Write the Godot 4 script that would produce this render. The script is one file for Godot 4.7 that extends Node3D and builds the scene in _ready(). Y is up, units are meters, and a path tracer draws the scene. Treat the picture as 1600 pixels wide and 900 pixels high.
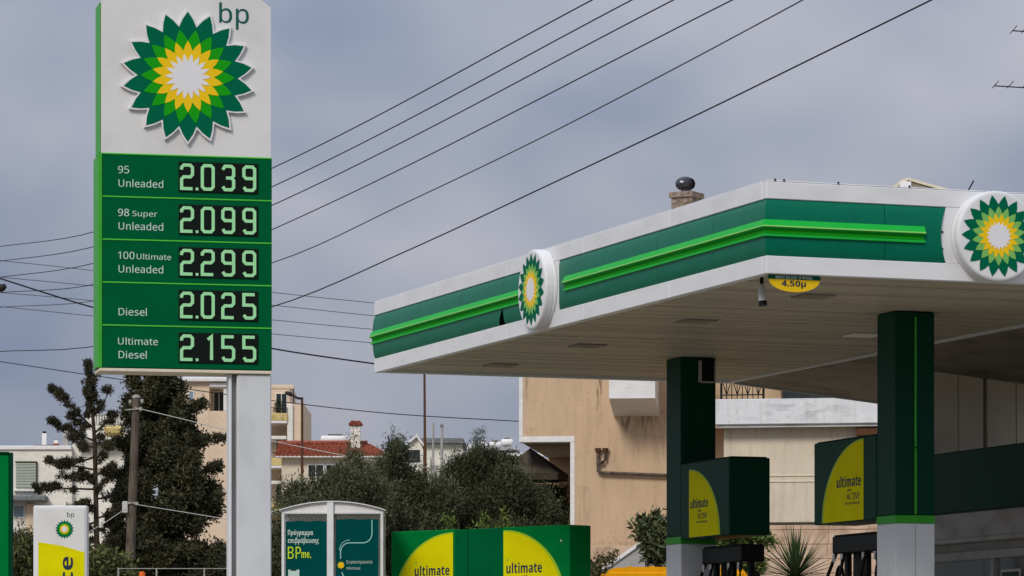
extends Node3D
# Filling station under an overcast sky. Units metres, y up, camera at x = 0, z = 0 looking along -z.

const F := 5980.0          # focal length in photograph pixels (1600 wide)
const HZ := 1085.0         # row of the eye-level horizon
const EYE := 0.9
const YAW := 0.3517        # the station's own axes (20.15 degrees)

var rng := RandomNumberGenerator.new()
var mats := {}
var texs := {}
var meshes := {}
var taken := {}

# ---------------------------------------------------------------- measuring
func P(px: float, py: float, d: float) -> Vector3:
	return Vector3((px - 800.0) / F * d, EYE + (HZ - py) / F * d, -d)

func on_face(o: Vector3, yaw: float, px: float, py: float) -> Vector2:
	# where the sight line through a photo pixel meets a vertical plane through o
	var u := (px - 800.0) / F
	var c := cos(yaw)
	var s := sin(yaw)
	var t := (u * -o.z - o.x) / (c - u * s)
	return Vector2(t, EYE + (HZ - py) / F * (-o.z + t * s))

# ---------------------------------------------------------------- nodes
func numbered(n: String) -> String:
	if not taken.has(n):
		taken[n] = 0
		return n
	taken[n] += 1
	return "%s_%03d" % [n, taken[n]]

func thing(n: String, label: String, category: String, at := Vector3.ZERO, yaw := 0.0, group := "") -> Node3D:
	var o := Node3D.new()
	o.name = numbered(n)
	add_child(o)
	o.position = at
	o.rotation.y = yaw
	o.set_meta("label", label)
	o.set_meta("category", category)
	if group != "":
		o.set_meta("group", group)
	return o

func part(parent: Node3D, n: String, mesh: Mesh, m: Material, at := Vector3.ZERO, basis := Basis()) -> MeshInstance3D:
	var o := MeshInstance3D.new()
	o.name = n
	o.mesh = mesh
	o.material_override = m
	o.transform = Transform3D(basis, at)
	parent.add_child(o, true)
	return o

func structure(n: String, mesh: Mesh, m: Material, at := Vector3.ZERO, yaw := 0.0) -> MeshInstance3D:
	var o := part(self, n, mesh, m, at, Basis(Vector3.UP, yaw))
	o.set_meta("kind", "structure")
	return o

# ---------------------------------------------------------------- materials
func lin(r: float, g: float, b: float) -> Color:
	return Color(r, g, b).linear_to_srgb()

func noise_tex(key: String, freq: float, lo: float, hi: float, kind := 0, tint := Color(1, 1, 1), size := 512) -> Texture2D:
	if texs.has(key):
		return texs[key]
	var n := FastNoiseLite.new()
	n.seed = hash(key) % 1000
	n.noise_type = FastNoiseLite.TYPE_SIMPLEX_SMOOTH if kind == 0 else FastNoiseLite.TYPE_PERLIN
	n.frequency = freq
	n.fractal_octaves = 5
	n.fractal_gain = 0.55
	var t := NoiseTexture2D.new()
	t.width = size
	t.height = size
	t.seamless = true
	t.noise = n
	var g := Gradient.new()
	g.offsets = PackedFloat32Array([0.15, 0.5, 0.85])
	var dark := Color(lo, lo, lo) * tint
	dark.a = 1.0
	var mid := Color(lerpf(lo, hi, 0.72), lerpf(lo, hi, 0.72), lerpf(lo, hi, 0.72))
	g.colors = PackedColorArray([dark, mid, Color(hi, hi, hi)])
	t.color_ramp = g
	texs[key] = t
	return t

func bump_tex(key: String, freq: float, strength := 4.0) -> Texture2D:
	if texs.has(key):
		return texs[key]
	var n := FastNoiseLite.new()
	n.seed = hash(key) % 1000
	n.frequency = freq
	n.fractal_octaves = 4
	var t := NoiseTexture2D.new()
	t.width = 512
	t.height = 512
	t.seamless = true
	t.as_normal_map = true
	t.bump_strength = strength
	t.noise = n
	texs[key] = t
	return t

func mat(key: String, c: Color, rough := 0.6, dirt := "", scale := Vector3.ONE, bump := "", metal := 0.0, spec := 0.25) -> StandardMaterial3D:
	if mats.has(key):
		return mats[key]
	var m := StandardMaterial3D.new()
	m.albedo_color = c
	m.roughness = rough
	m.metallic = metal
	m.metallic_specular = spec
	if dirt != "":
		m.uv1_triplanar = true
		m.uv1_world_triplanar = true
		m.uv1_scale = scale
		match dirt:
			"light": m.albedo_texture = noise_tex("light", 0.012, 0.95, 1.0)
			"soft": m.albedo_texture = noise_tex("soft", 0.01, 0.80, 1.0, 1, Color(1.0, 0.98, 0.95))
			"grime": m.albedo_texture = noise_tex("grime", 0.015, 0.62, 1.0, 1, Color(1.0, 0.96, 0.90))
			"grain": m.albedo_texture = noise_tex("grain", 0.06, 0.7, 1.0)
		if bump != "":
			m.normal_enabled = true
			m.normal_texture = bump_tex(bump, 0.05 if bump == "stucco" else 0.008, 5.0)
			m.normal_scale = 0.2
	mats[key] = m
	return m

func make_materials() -> void:
	mat("white", lin(0.76, 0.765, 0.775), 0.42, "light", Vector3(0.35, 0.5, 0.35))
	mat("sign_white", lin(0.72, 0.715, 0.70), 0.4, "light", Vector3(0.3, 0.25, 0.3), "", 0.0, 0.2)
	mat("pole_white", lin(0.70, 0.715, 0.73), 0.45, "light", Vector3(0.7, 0.25, 0.7), "", 0.0, 0.2)
	mat("post_grey", lin(0.62, 0.64, 0.66), 0.45, "light", Vector3(0.7, 0.25, 0.7), "", 0.0, 0.2)
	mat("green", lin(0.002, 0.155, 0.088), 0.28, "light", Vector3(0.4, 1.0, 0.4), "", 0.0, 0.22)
	mat("sign_green", lin(0.001, 0.108, 0.036), 0.5, "light", Vector3(0.4, 0.4, 0.4), "", 0.0, 0.06)
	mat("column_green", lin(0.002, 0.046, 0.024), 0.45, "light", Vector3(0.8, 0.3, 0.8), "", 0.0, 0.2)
	mat("board_green", lin(0.001, 0.185, 0.038), 0.5, "light", Vector3(0.6, 0.6, 0.6), "", 0.0, 0.06)
	mat("teal", lin(0.001, 0.070, 0.068), 0.6, "light", Vector3(0.8, 0.8, 0.8), "", 0.0, 0.06)
	mat("lime", lin(0.012, 0.44, 0.05), 0.4, "light", Vector3(0.5, 0.5, 0.5), "", 0.0, 0.2)
	mat("side_lime", lin(0.05, 0.40, 0.035), 0.4, "light")
	mat("ridge", lin(0.30, 0.66, 0.16), 0.45)
	mat("divider", lin(0.07, 0.50, 0.05), 0.4)
	mat("band_lime", lin(0.05, 0.36, 0.03), 0.4, "light")
	mat("petal_dark", lin(0.001, 0.125, 0.062), 0.5, "", Vector3.ONE, "", 0.0, 0.1)
	mat("petal_light", lin(0.012, 0.33, 0.010), 0.5, "", Vector3.ONE, "", 0.0, 0.1)
	mat("petal_yellow", lin(0.86, 0.55, 0.01), 0.4)
	mat("petal_pale", lin(0.20, 0.48, 0.11), 0.5)
	mat("petal_white", lin(0.75, 0.74, 0.75), 0.4)
	mat("ad_yellow", lin(0.74, 0.68, 0.003), 0.5, "light", Vector3(0.6, 0.6, 0.6), "", 0.0, 0.08)
	mat("ad_lime", lin(0.36, 0.55, 0.02), 0.4)
	mat("ink_green", lin(0.01, 0.10, 0.085), 0.5)
	mat("ink_navy", lin(0.02, 0.035, 0.06), 0.5)
	mat("ink_white", lin(0.52, 0.66, 0.60), 0.5)
	mat("ink_mint", lin(0.30, 0.62, 0.58), 0.5)
	mat("ink_lime", lin(0.55, 0.75, 0.03), 0.5)
	mat("display", lin(0.006, 0.009, 0.007), 0.3)
	var led := mat("led", lin(0.22, 0.46, 0.24), 0.5)
	led.emission_enabled = true
	led.emission = lin(0.30, 0.66, 0.32)
	led.emission_energy_multiplier = 0.26
	mat("soffit", lin(0.50, 0.45, 0.345), 0.5, "light", Vector3(0.6, 0.25, 0.6))
	mat("soffit_b", lin(0.46, 0.415, 0.32), 0.5, "light", Vector3(0.5, 0.25, 0.7))
	mat("soffit_c", lin(0.53, 0.475, 0.37), 0.5, "light", Vector3(0.7, 0.25, 0.5))
	mat("slab", lin(0.30, 0.265, 0.21), 0.7, "soft", Vector3(0.3, 0.3, 0.3))
	mat("dark_steel", lin(0.012, 0.012, 0.012), 0.6)
	mat("black", lin(0.010, 0.010, 0.011), 0.45)
	mat("pump_black", lin(0.009, 0.0095, 0.010), 0.45, "light")
	mat("rubber", lin(0.008, 0.008, 0.008), 0.5)
	mat("steel", lin(0.45, 0.46, 0.47), 0.4, "soft", Vector3.ONE, "", 0.6)
	mat("lens", lin(0.01, 0.01, 0.012), 0.1)
	mat("lamp_panel", lin(0.80, 0.80, 0.76), 0.4)
	mat("panel_beige", lin(0.74, 0.68, 0.54), 0.6, "light", Vector3(0.4, 0.2, 0.4))
	mat("sign_yellow", lin(0.80, 0.52, 0.01), 0.45, "light")
	mat("sign_dark_green", lin(0.004, 0.09, 0.04), 0.45)
	mat("tan", lin(0.55, 0.40, 0.26), 0.9, "grime", Vector3(0.12, 0.12, 0.12), "stucco")
	mat("cream", lin(0.72, 0.64, 0.50), 0.9, "light", Vector3(0.15, 0.15, 0.15), "stucco")
	mat("salmon", lin(0.66, 0.48, 0.35), 0.9, "soft", Vector3(0.5, 0.5, 0.5), "stucco")
	mat("house_white", lin(0.80, 0.77, 0.69), 0.9, "light", Vector3(0.1, 0.1, 0.1), "stucco")
	mat("house_grey", lin(0.42, 0.42, 0.40), 0.9, "soft", Vector3(0.2, 0.2, 0.2), "stucco")
	mat("trim_white", lin(0.80, 0.79, 0.78), 0.75, "light", Vector3(0.3, 0.3, 0.3), "stucco")
	mat("parapet", lin(0.74, 0.75, 0.77), 0.85, "grime", Vector3(0.12, 0.35, 0.12), "stucco")
	mat("peach", lin(0.74, 0.58, 0.43), 0.9, "light", Vector3(0.12, 0.12, 0.12), "stucco")
	mat("balcony_yellow", lin(0.66, 0.52, 0.22), 0.8, "soft", Vector3(0.3, 0.3, 0.3))
	mat("shutter", lin(0.38, 0.42, 0.36), 0.7, "light")
	mat("roof_tile", lin(0.38, 0.115, 0.072), 0.85, "grime", Vector3(0.8, 0.8, 0.8))
	mat("roof_grey", lin(0.20, 0.21, 0.22), 0.8, "soft")
	mat("rust", lin(0.14, 0.065, 0.035), 0.9, "grain", Vector3(1.5, 0.4, 1.5))
	mat("pipe", lin(0.15, 0.12, 0.095), 0.7, "grime", Vector3(1, 1, 1))
	mat("lamp_dark", lin(0.035, 0.028, 0.028), 0.6)
	mat("pole_wood", lin(0.16, 0.13, 0.105), 0.9, "grime", Vector3(3.0, 0.25, 3.0))
	mat("pole_cap", lin(0.45, 0.43, 0.40), 0.7, "grime")
	mat("box_grey", lin(0.55, 0.55, 0.53), 0.6, "light")
	mat("wire", lin(0.018, 0.018, 0.024), 0.8)
	mat("wire_thin", lin(0.09, 0.09, 0.105), 0.7)
	mat("wire_pale", lin(0.42, 0.42, 0.40), 0.7)
	mat("bark", lin(0.085, 0.062, 0.045), 0.95, "grime", Vector3(2, 0.5, 2))
	mat("dead_branch", lin(0.065, 0.050, 0.038), 0.95, "grime", Vector3(2, 0.5, 2))
	mat("umbrella", lin(0.085, 0.07, 0.055), 0.9, "soft")
	mat("van_yellow", lin(0.80, 0.36, 0.005), 0.3, "light")
	mat("tyre", lin(0.015, 0.015, 0.015), 0.9)
	mat("cone", lin(0.75, 0.14, 0.02), 0.6)
	mat("cone_white", lin(0.8, 0.8, 0.8), 0.6)
	mat("fence", lin(0.42, 0.42, 0.38), 0.6, "soft")
	mat("asphalt", lin(0.055, 0.054, 0.052), 0.95, "grain", Vector3(1, 1, 1), "stucco")
	mat("concrete", lin(0.36, 0.33, 0.27), 0.9, "grime", Vector3(0.15, 0.15, 0.15), "stucco")
	mat("earth", lin(0.26, 0.22, 0.16), 0.95, "grime", Vector3(0.2, 0.2, 0.2))
	mat("paint", lin(0.75, 0.75, 0.72), 0.7, "grime", Vector3(1, 1, 1))
	mat("brick", lin(0.36, 0.28, 0.22), 0.9, "grime", Vector3(1, 1, 1), "stucco")
	mat("chrome", lin(0.10, 0.10, 0.11), 0.25, "", Vector3.ONE, "", 0.8)
	mat("shelf", lin(0.30, 0.27, 0.20), 0.8, "grime", Vector3(2, 2, 2))
	mat("shop_grey", lin(0.46, 0.45, 0.44), 0.6, "soft", Vector3(0.4, 0.8, 0.4))
	mat("paper", lin(0.55, 0.55, 0.52), 0.7, "light")
	mat("paper_dark", lin(0.05, 0.08, 0.075), 0.7, "light")
	var g := mat("glass", Color(0.55, 0.62, 0.62, 0.18), 0.04)
	g.transparency = BaseMaterial3D.TRANSPARENCY_ALPHA
	mat("window_glass", lin(0.03, 0.036, 0.04), 0.08)
	mat("window_blue", lin(0.22, 0.30, 0.36), 0.15)
	for k in ["leaf_cypress", "leaf_olive", "leaf_bush", "leaf_shoot", "leaf_hedge"]:
		var m := StandardMaterial3D.new()
		m.vertex_color_use_as_albedo = true
		m.roughness = 0.75
		m.metallic_specular = 0.3
		m.cull_mode = BaseMaterial3D.CULL_DISABLED
		mats[k] = m
	mat("yucca", lin(0.055, 0.095, 0.03), 0.6, "soft", Vector3(2, 2, 2))
	mat("yucca_dark", lin(0.035, 0.065, 0.025), 0.6, "soft", Vector3(2, 2, 2))

# ---------------------------------------------------------------- shapes
func begin() -> SurfaceTool:
	var st := SurfaceTool.new()
	st.begin(Mesh.PRIMITIVE_TRIANGLES)
	return st

func done(st: SurfaceTool) -> ArrayMesh:
	st.generate_normals()
	return st.commit()

func tri_n(st: SurfaceTool, a: Vector3, b: Vector3, c: Vector3, n: Vector3, group := -1) -> void:
	st.set_smooth_group(group)
	if (b - a).cross(c - a).dot(n) > 0.0:
		st.add_vertex(a); st.add_vertex(c); st.add_vertex(b)
	else:
		st.add_vertex(a); st.add_vertex(b); st.add_vertex(c)

func quad_n(st: SurfaceTool, a: Vector3, b: Vector3, c: Vector3, d: Vector3, n: Vector3, group := -1) -> void:
	tri_n(st, a, b, c, n, group)
	tri_n(st, a, c, d, n, group)

func add_box(st: SurfaceTool, lo: Vector3, hi: Vector3, xf := Transform3D()) -> void:
	var c := (lo + hi) / 2.0
	for ax in 3:
		for s in [0, 1]:
			var q: Array[Vector3] = []
			for k in [[0, 0], [1, 0], [1, 1], [0, 1]]:
				var p := Vector3.ZERO
				p[ax] = hi[ax] if s else lo[ax]
				var b := (ax + 1) % 3
				var d := (ax + 2) % 3
				p[b] = hi[b] if k[0] else lo[b]
				p[d] = hi[d] if k[1] else lo[d]
				q.append(xf * p)
			var n := Vector3.ZERO
			n[ax] = 1.0 if s else -1.0
			quad_n(st, q[0], q[1], q[2], q[3], xf.basis * n)

func block(lo: Vector3, hi: Vector3) -> ArrayMesh:
	var st := begin()
	add_box(st, lo, hi)
	return done(st)

func bevel(lo: Vector3, hi: Vector3, b := 0.012) -> ArrayMesh:
	# a box whose edges are chamfered
	var st := begin()
	var c := (lo + hi) / 2.0
	var h := (hi - lo) / 2.0
	b = minf(b, minf(h.x, minf(h.y, h.z)) * 0.8)
	var v := func(s: Vector3, ax: int) -> Vector3:
		var p := s * (h - Vector3(b, b, b))
		p[ax] = s[ax] * h[ax]
		return c + p
	for ax in 3:
		var e := (ax + 1) % 3
		var f := (ax + 2) % 3
		for sa in [-1.0, 1.0]:
			var q: Array[Vector3] = []
			for k in [[-1.0, -1.0], [1.0, -1.0], [1.0, 1.0], [-1.0, 1.0]]:
				var s := Vector3.ZERO
				s[ax] = sa; s[e] = k[0]; s[f] = k[1]
				q.append(v.call(s, ax))
			var n := Vector3.ZERO
			n[ax] = sa
			quad_n(st, q[0], q[1], q[2], q[3], n)
		for se in [-1.0, 1.0]:
			for sf in [-1.0, 1.0]:
				var s0 := Vector3.ZERO
				s0[ax] = -1.0; s0[e] = se; s0[f] = sf
				var s1 := s0
				s1[ax] = 1.0
				var n2 := Vector3.ZERO
				n2[e] = se; n2[f] = sf
				quad_n(st, v.call(s0, e), v.call(s1, e), v.call(s1, f), v.call(s0, f), n2)
	for i in 8:
		var s := Vector3(1.0 if i & 1 else -1.0, 1.0 if i & 2 else -1.0, 1.0 if i & 4 else -1.0)
		tri_n(st, v.call(s, 0), v.call(s, 1), v.call(s, 2), s)
	return done(st)

func add_prism(st: SurfaceTool, poly: PackedVector2Array, z0: float, z1: float) -> void:
	var idx := Geometry2D.triangulate_polygon(poly)
	for i in range(0, idx.size(), 3):
		var a := poly[idx[i]]
		var b := poly[idx[i + 1]]
		var c := poly[idx[i + 2]]
		tri_n(st, Vector3(a.x, a.y, z1), Vector3(b.x, b.y, z1), Vector3(c.x, c.y, z1), Vector3.BACK)
		tri_n(st, Vector3(a.x, a.y, z0), Vector3(b.x, b.y, z0), Vector3(c.x, c.y, z0), Vector3.FORWARD)
	var cw := Geometry2D.is_polygon_clockwise(poly)
	for i in poly.size():
		var a := poly[i]
		var b := poly[(i + 1) % poly.size()]
		var t := b - a
		var n := Vector3(t.y, -t.x, 0) * (-1.0 if cw else 1.0)
		quad_n(st, Vector3(a.x, a.y, z0), Vector3(b.x, b.y, z0), Vector3(b.x, b.y, z1), Vector3(a.x, a.y, z1), n)

func prism(poly: PackedVector2Array, z0: float, z1: float) -> ArrayMesh:
	var st := begin()
	add_prism(st, poly, z0, z1)
	return done(st)

func add_tube(st: SurfaceTool, pts: Array, radii: Array, k := 8) -> void:
	var rings: Array = []
	for i in pts.size():
		var p: Vector3 = pts[i]
		var t: Vector3 = (pts[mini(i + 1, pts.size() - 1)] - pts[maxi(i - 1, 0)]).normalized()
		var side := t.cross(Vector3.UP if absf(t.y) < 0.9 else Vector3.RIGHT).normalized()
		var up := side.cross(t)
		var r: float = radii[mini(i, radii.size() - 1)]
		var ring: Array[Vector3] = []
		for j in k:
			var a := TAU * j / k
			ring.append(p + (side * cos(a) + up * sin(a)) * r)
		rings.append(ring)
	for i in pts.size() - 1:
		for j in k:
			var j2 := (j + 1) % k
			var n: Vector3 = rings[i][j] + rings[i][j2] - pts[i] * 2.0
			quad_n(st, rings[i][j], rings[i][j2], rings[i + 1][j2], rings[i + 1][j], n, 1)
	for e in [0, pts.size() - 1]:
		var n2: Vector3 = (pts[0] - pts[1]) if e == 0 else (pts[e] - pts[e - 1])
		for j in k:
			tri_n(st, pts[e], rings[e][j], rings[e][(j + 1) % k], n2, -1)

func tube(pts: Array, radii: Array, k := 8) -> ArrayMesh:
	var st := begin()
	add_tube(st, pts, radii, k)
	return done(st)

func lathe(prof: PackedVector2Array, k := 48) -> ArrayMesh:
	# profile of (radius, along z), turned about z
	var st := begin()
	for i in prof.size() - 1:
		var a := prof[i]
		var b := prof[i + 1]
		for j in k:
			var t0 := TAU * j / k
			var t1 := TAU * (j + 1) / k
			var p := [Vector3(cos(t0) * a.x, sin(t0) * a.x, a.y), Vector3(cos(t1) * a.x, sin(t1) * a.x, a.y), Vector3(cos(t1) * b.x, sin(t1) * b.x, b.y), Vector3(cos(t0) * b.x, sin(t0) * b.x, b.y)]
			var tm := (t0 + t1) / 2.0
			var d := b - a
			var n := Vector3(cos(tm) * d.y, sin(tm) * d.y, -d.x) * -1.0
			if a.x > 0.0005:
				tri_n(st, p[0], p[1], p[2], n, i + 1)
			if b.x > 0.0005:
				tri_n(st, p[0], p[2], p[3], n, i + 1)
	return done(st)

func ribbon_poly(pts: PackedVector2Array, w: float) -> PackedVector2Array:
	# the outline of a stroke of width w along an open polyline
	var left: Array[Vector2] = []
	var right: Array[Vector2] = []
	var n := pts.size()
	for i in n:
		var d0 := (pts[i] - pts[maxi(i - 1, 0)]).normalized()
		var d1 := (pts[mini(i + 1, n - 1)] - pts[i]).normalized()
		if i == 0: d0 = d1
		if i == n - 1: d1 = d0
		var m := (d0 + d1).normalized()
		var nn := Vector2(-m.y, m.x)
		var k := w / 2.0 / maxf(0.5, m.dot(d1))
		left.append(pts[i] + nn * k)
		right.append(pts[i] - nn * k)
	right.reverse()
	return PackedVector2Array(left + right)

func text(parent: Node3D, n: String, s: String, r: Rect2, z: float, m: Material, font := "Droid Sans", weight := 400, basis := Basis()) -> MeshInstance3D:
	# raised lettering that fills the rectangle r of the parent's xy plane
	var tm := TextMesh.new()
	var f := SystemFont.new()
	f.font_names = PackedStringArray([font])
	f.font_weight = weight
	tm.font = f
	tm.text = s
	tm.font_size = 48
	tm.pixel_size = 0.01
	tm.depth = 0.02
	tm.curve_step = 2.0
	var bb := tm.get_aabb()
	var sx := r.size.x / bb.size.x
	var sy := r.size.y / bb.size.y
	var o := part(parent, n, tm, m)
	var b := Basis.from_scale(Vector3(sx, sy, 0.2))
	var off := Vector3(r.position.x - bb.position.x * sx, r.position.y - bb.position.y * sy, z)
	o.transform = Transform3D(basis * b, basis * off)
	return o

# ---------------------------------------------------------------- shared emblem
func star(r_tip: float, r_valley: float, turn: float, z0: float, z1: float, bow := 0.0) -> ArrayMesh:
	var poly := PackedVector2Array()
	var step := TAU / 36.0
	for i in 36:
		var ra := r_tip if i % 2 == 0 else r_valley
		var rb := r_valley if i % 2 == 0 else r_tip
		var a := turn + i * step
		var p := Vector2(cos(a), sin(a)) * ra
		var q := Vector2(cos(a + step), sin(a + step)) * rb
		poly.append(p)
		var mid := (p + q) / 2.0
		var out := (q - p).orthogonal().normalized()
		# petals bow outwards a little
		var tip_dir := Vector2(cos(a), sin(a)) if i % 2 == 0 else Vector2(cos(a + step), sin(a + step))
		if out.dot(mid - tip_dir * mid.dot(tip_dir)) < 0.0:
			out = -out
		poly.append(mid + out * bow * (p - q).length())
	return prism(poly, z0, z1)

func emblem(parent: Node3D, n: String, c: Vector3, basis: Basis, r: float, turn: float, raised: float, big_centre := false) -> void:
	var e := Node3D.new()
	e.name = n
	e.transform = Transform3D(basis, c)
	parent.add_child(e, true)
	if raised > 0.0:
		part(e, "backing", star(r * 1.045, r * 0.815, turn, 0.0, raised, 0.04), mats.petal_white)
	var z := raised
	part(e, "dark_green_petals", star(r, r * 0.77, turn, z, z + 0.003, 0.045), mats.petal_dark)
	part(e, "light_green_petals", star(r * 0.725, r * 0.55, turn + TAU / 36, z + 0.003, z + 0.006, 0.05), mats.petal_light if not big_centre else mats.petal_pale)
	part(e, "yellow_petals", star(r * 0.55, r * 0.40, turn, z + 0.006, z + 0.009, 0.05), mats.petal_yellow)
	if big_centre:
		part(e, "white_petals", star(r * 0.345, r * 0.26, turn + TAU / 36, z + 0.009, z + 0.012, 0.05), mats.petal_white)
	else:
		part(e, "white_petals", star(r * 0.355, r * 0.225, turn + TAU / 36, z + 0.009, z + 0.012, 0.06), mats.petal_white)

# ---------------------------------------------------------------- light and camera
func make_world() -> void:
	var cam := Camera3D.new()
	cam.name = "camera"
	cam.projection = Camera3D.PROJECTION_FRUSTUM
	cam.near = 1.0
	cam.far = 4000.0
	cam.size = 900.0 / F
	cam.frustum_offset = Vector2(0.0, (HZ - 450.0) / F)
	cam.position = Vector3(0, EYE, 0)
	add_child(cam)
	cam.current = true
	var we := WorldEnvironment.new()
	we.name = "world_environment"
	var env := Environment.new()
	env.background_mode = Environment.BG_SKY
	env.tonemap_mode = Environment.TONE_MAPPER_LINEAR
	env.tonemap_exposure = 1.3
	env.sdfgi_enabled = true
	env.ssao_enabled = true
	env.ssil_enabled = true
	var sky := Sky.new()
	var pm := PanoramaSkyMaterial.new()
	pm.panorama = overcast()
	sky.sky_material = pm
	env.sky = sky
	we.environment = env
	add_child(we)
	var sun := DirectionalLight3D.new()
	sun.name = "sun"
	sun.light_energy = 0.50
	sun.light_angular_distance = 18.0
	sun.light_color = Color(1.0, 0.97, 0.92)
	sun.shadow_enabled = true
	add_child(sun)
	sun.look_at_from_position(Vector3(-17, 34, 38), Vector3.ZERO, Vector3.UP)

func overcast() -> ImageTexture:
	# layered cloud: the overcast sky brightens towards the zenith everywhere alike, broken by soft cloud
	var w := 2048
	var h := 1024
	var n := FastNoiseLite.new()
	n.seed = 3010
	n.frequency = 9.0
	n.fractal_octaves = 5
	n.fractal_gain = 0.5
	n.noise_type = FastNoiseLite.TYPE_SIMPLEX_SMOOTH
	var data := PackedFloat32Array()
	data.resize(w * h * 3)
	for y in h:
		var el := (0.5 - (y + 0.5) / h) * PI
		var up := sin(el)
		var ce := cos(el)
		var k := y * w * 3
		var lum := (1.0 + 2.0 * maxf(up, 0.0)) / 1.16
		for x in w:
			if up > -0.02:
				var a := ((x + 0.5) / w - 0.5) * TAU
				var d := Vector3(-sin(a) * ce, up * 1.8, cos(a) * ce).normalized()
				var c := clampf(0.30 + n.get_noise_3dv(d) * 0.56, 0.0, 1.0)
				data[k] = lum * lerpf(0.172, 0.410, c)
				data[k + 1] = lum * lerpf(0.208, 0.405, c)
				data[k + 2] = lum * lerpf(0.289, 0.430, c)
			else:
				data[k] = 0.07; data[k + 1] = 0.065; data[k + 2] = 0.06
			k += 3
	var img := Image.create_from_data(w, h, false, Image.FORMAT_RGBF, data.to_byte_array())
	return ImageTexture.create_from_image(img)

# ---------------------------------------------------------------- ground
func make_ground() -> void:
	structure("ground", block(Vector3(-600, -0.3, -900), Vector3(600, 0.0, 300)), mats.earth)
	structure("road", block(Vector3(-300, 0.0, -24), Vector3(300, 0.004, 6)), mats.asphalt)
	var st := begin()
	for i in 40:
		add_box(st, Vector3(-120 + i * 6.0, 0.004, -9.1), Vector3(-117 + i * 6.0, 0.008, -8.95))
	var l := structure("road_marking", done(st), mats.paint)
	structure("kerb", bevel(Vector3(-300, 0.0, -24.35), Vector3(300, 0.13, -24.0), 0.02), mats.concrete)
	structure("forecourt", block(Vector3(-14, 0.0, -51.5), Vector3(40, 0.02, -24.35)), mats.concrete)

# ---------------------------------------------------------------- price sign
const DIGITS := {
	"2": [[0.0, 0.80, 0.0, 0.90, 0.2, 1.0, 0.8, 1.0, 1.0, 0.90, 1.0, 0.60, 0.8, 0.5, 0.2, 0.5, 0.0, 0.40, 0.0, 0.0, 1.0, 0.0]],
	"0": [[0.5, 1.0, 0.2, 1.0, 0.0, 0.90, 0.0, 0.10, 0.2, 0.0, 0.8, 0.0, 1.0, 0.10, 1.0, 0.90, 0.8, 1.0, 0.5, 1.0]],
	"3": [[0.0, 0.85, 0.2, 1.0, 0.8, 1.0, 1.0, 0.90, 1.0, 0.60, 0.8, 0.5, 0.3, 0.5], [0.8, 0.5, 1.0, 0.40, 1.0, 0.10, 0.8, 0.0, 0.2, 0.0, 0.0, 0.13]],
	"9": [[0.0, 0.90, 0.2, 1.0, 0.8, 1.0, 1.0, 0.90, 1.0, 0.10, 0.8, 0.0, 0.2, 0.0, 0.0, 0.13], [0.0, 0.93, 0.0, 0.60, 0.2, 0.5, 1.0, 0.5]],
	"5": [[1.0, 1.0, 0.0, 1.0, 0.0, 0.55, 0.8, 0.55, 1.0, 0.45, 1.0, 0.10, 0.8, 0.0, 0.2, 0.0, 0.0, 0.13]],
	"1": [[0.5, 0.86, 0.85, 1.0, 0.85, 0.0]],
}

func digit_mesh(d: String, w: float, h: float, t: float) -> ArrayMesh:
	if meshes.has(d):
		return meshes[d]
	var st := begin()
	var z := 0.0
	for stroke in DIGITS[d]:
		var pts := PackedVector2Array()
		for i in range(0, stroke.size(), 2):
			pts.append(Vector2(t / 2.0 + stroke[i] * (w - t), t / 2.0 + stroke[i + 1] * (h - t)))
		add_prism(st, ribbon_poly(pts, t), 0.0, 0.006 + z)
		z += 0.001
	meshes[d] = done(st)
	return meshes[d]

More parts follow.
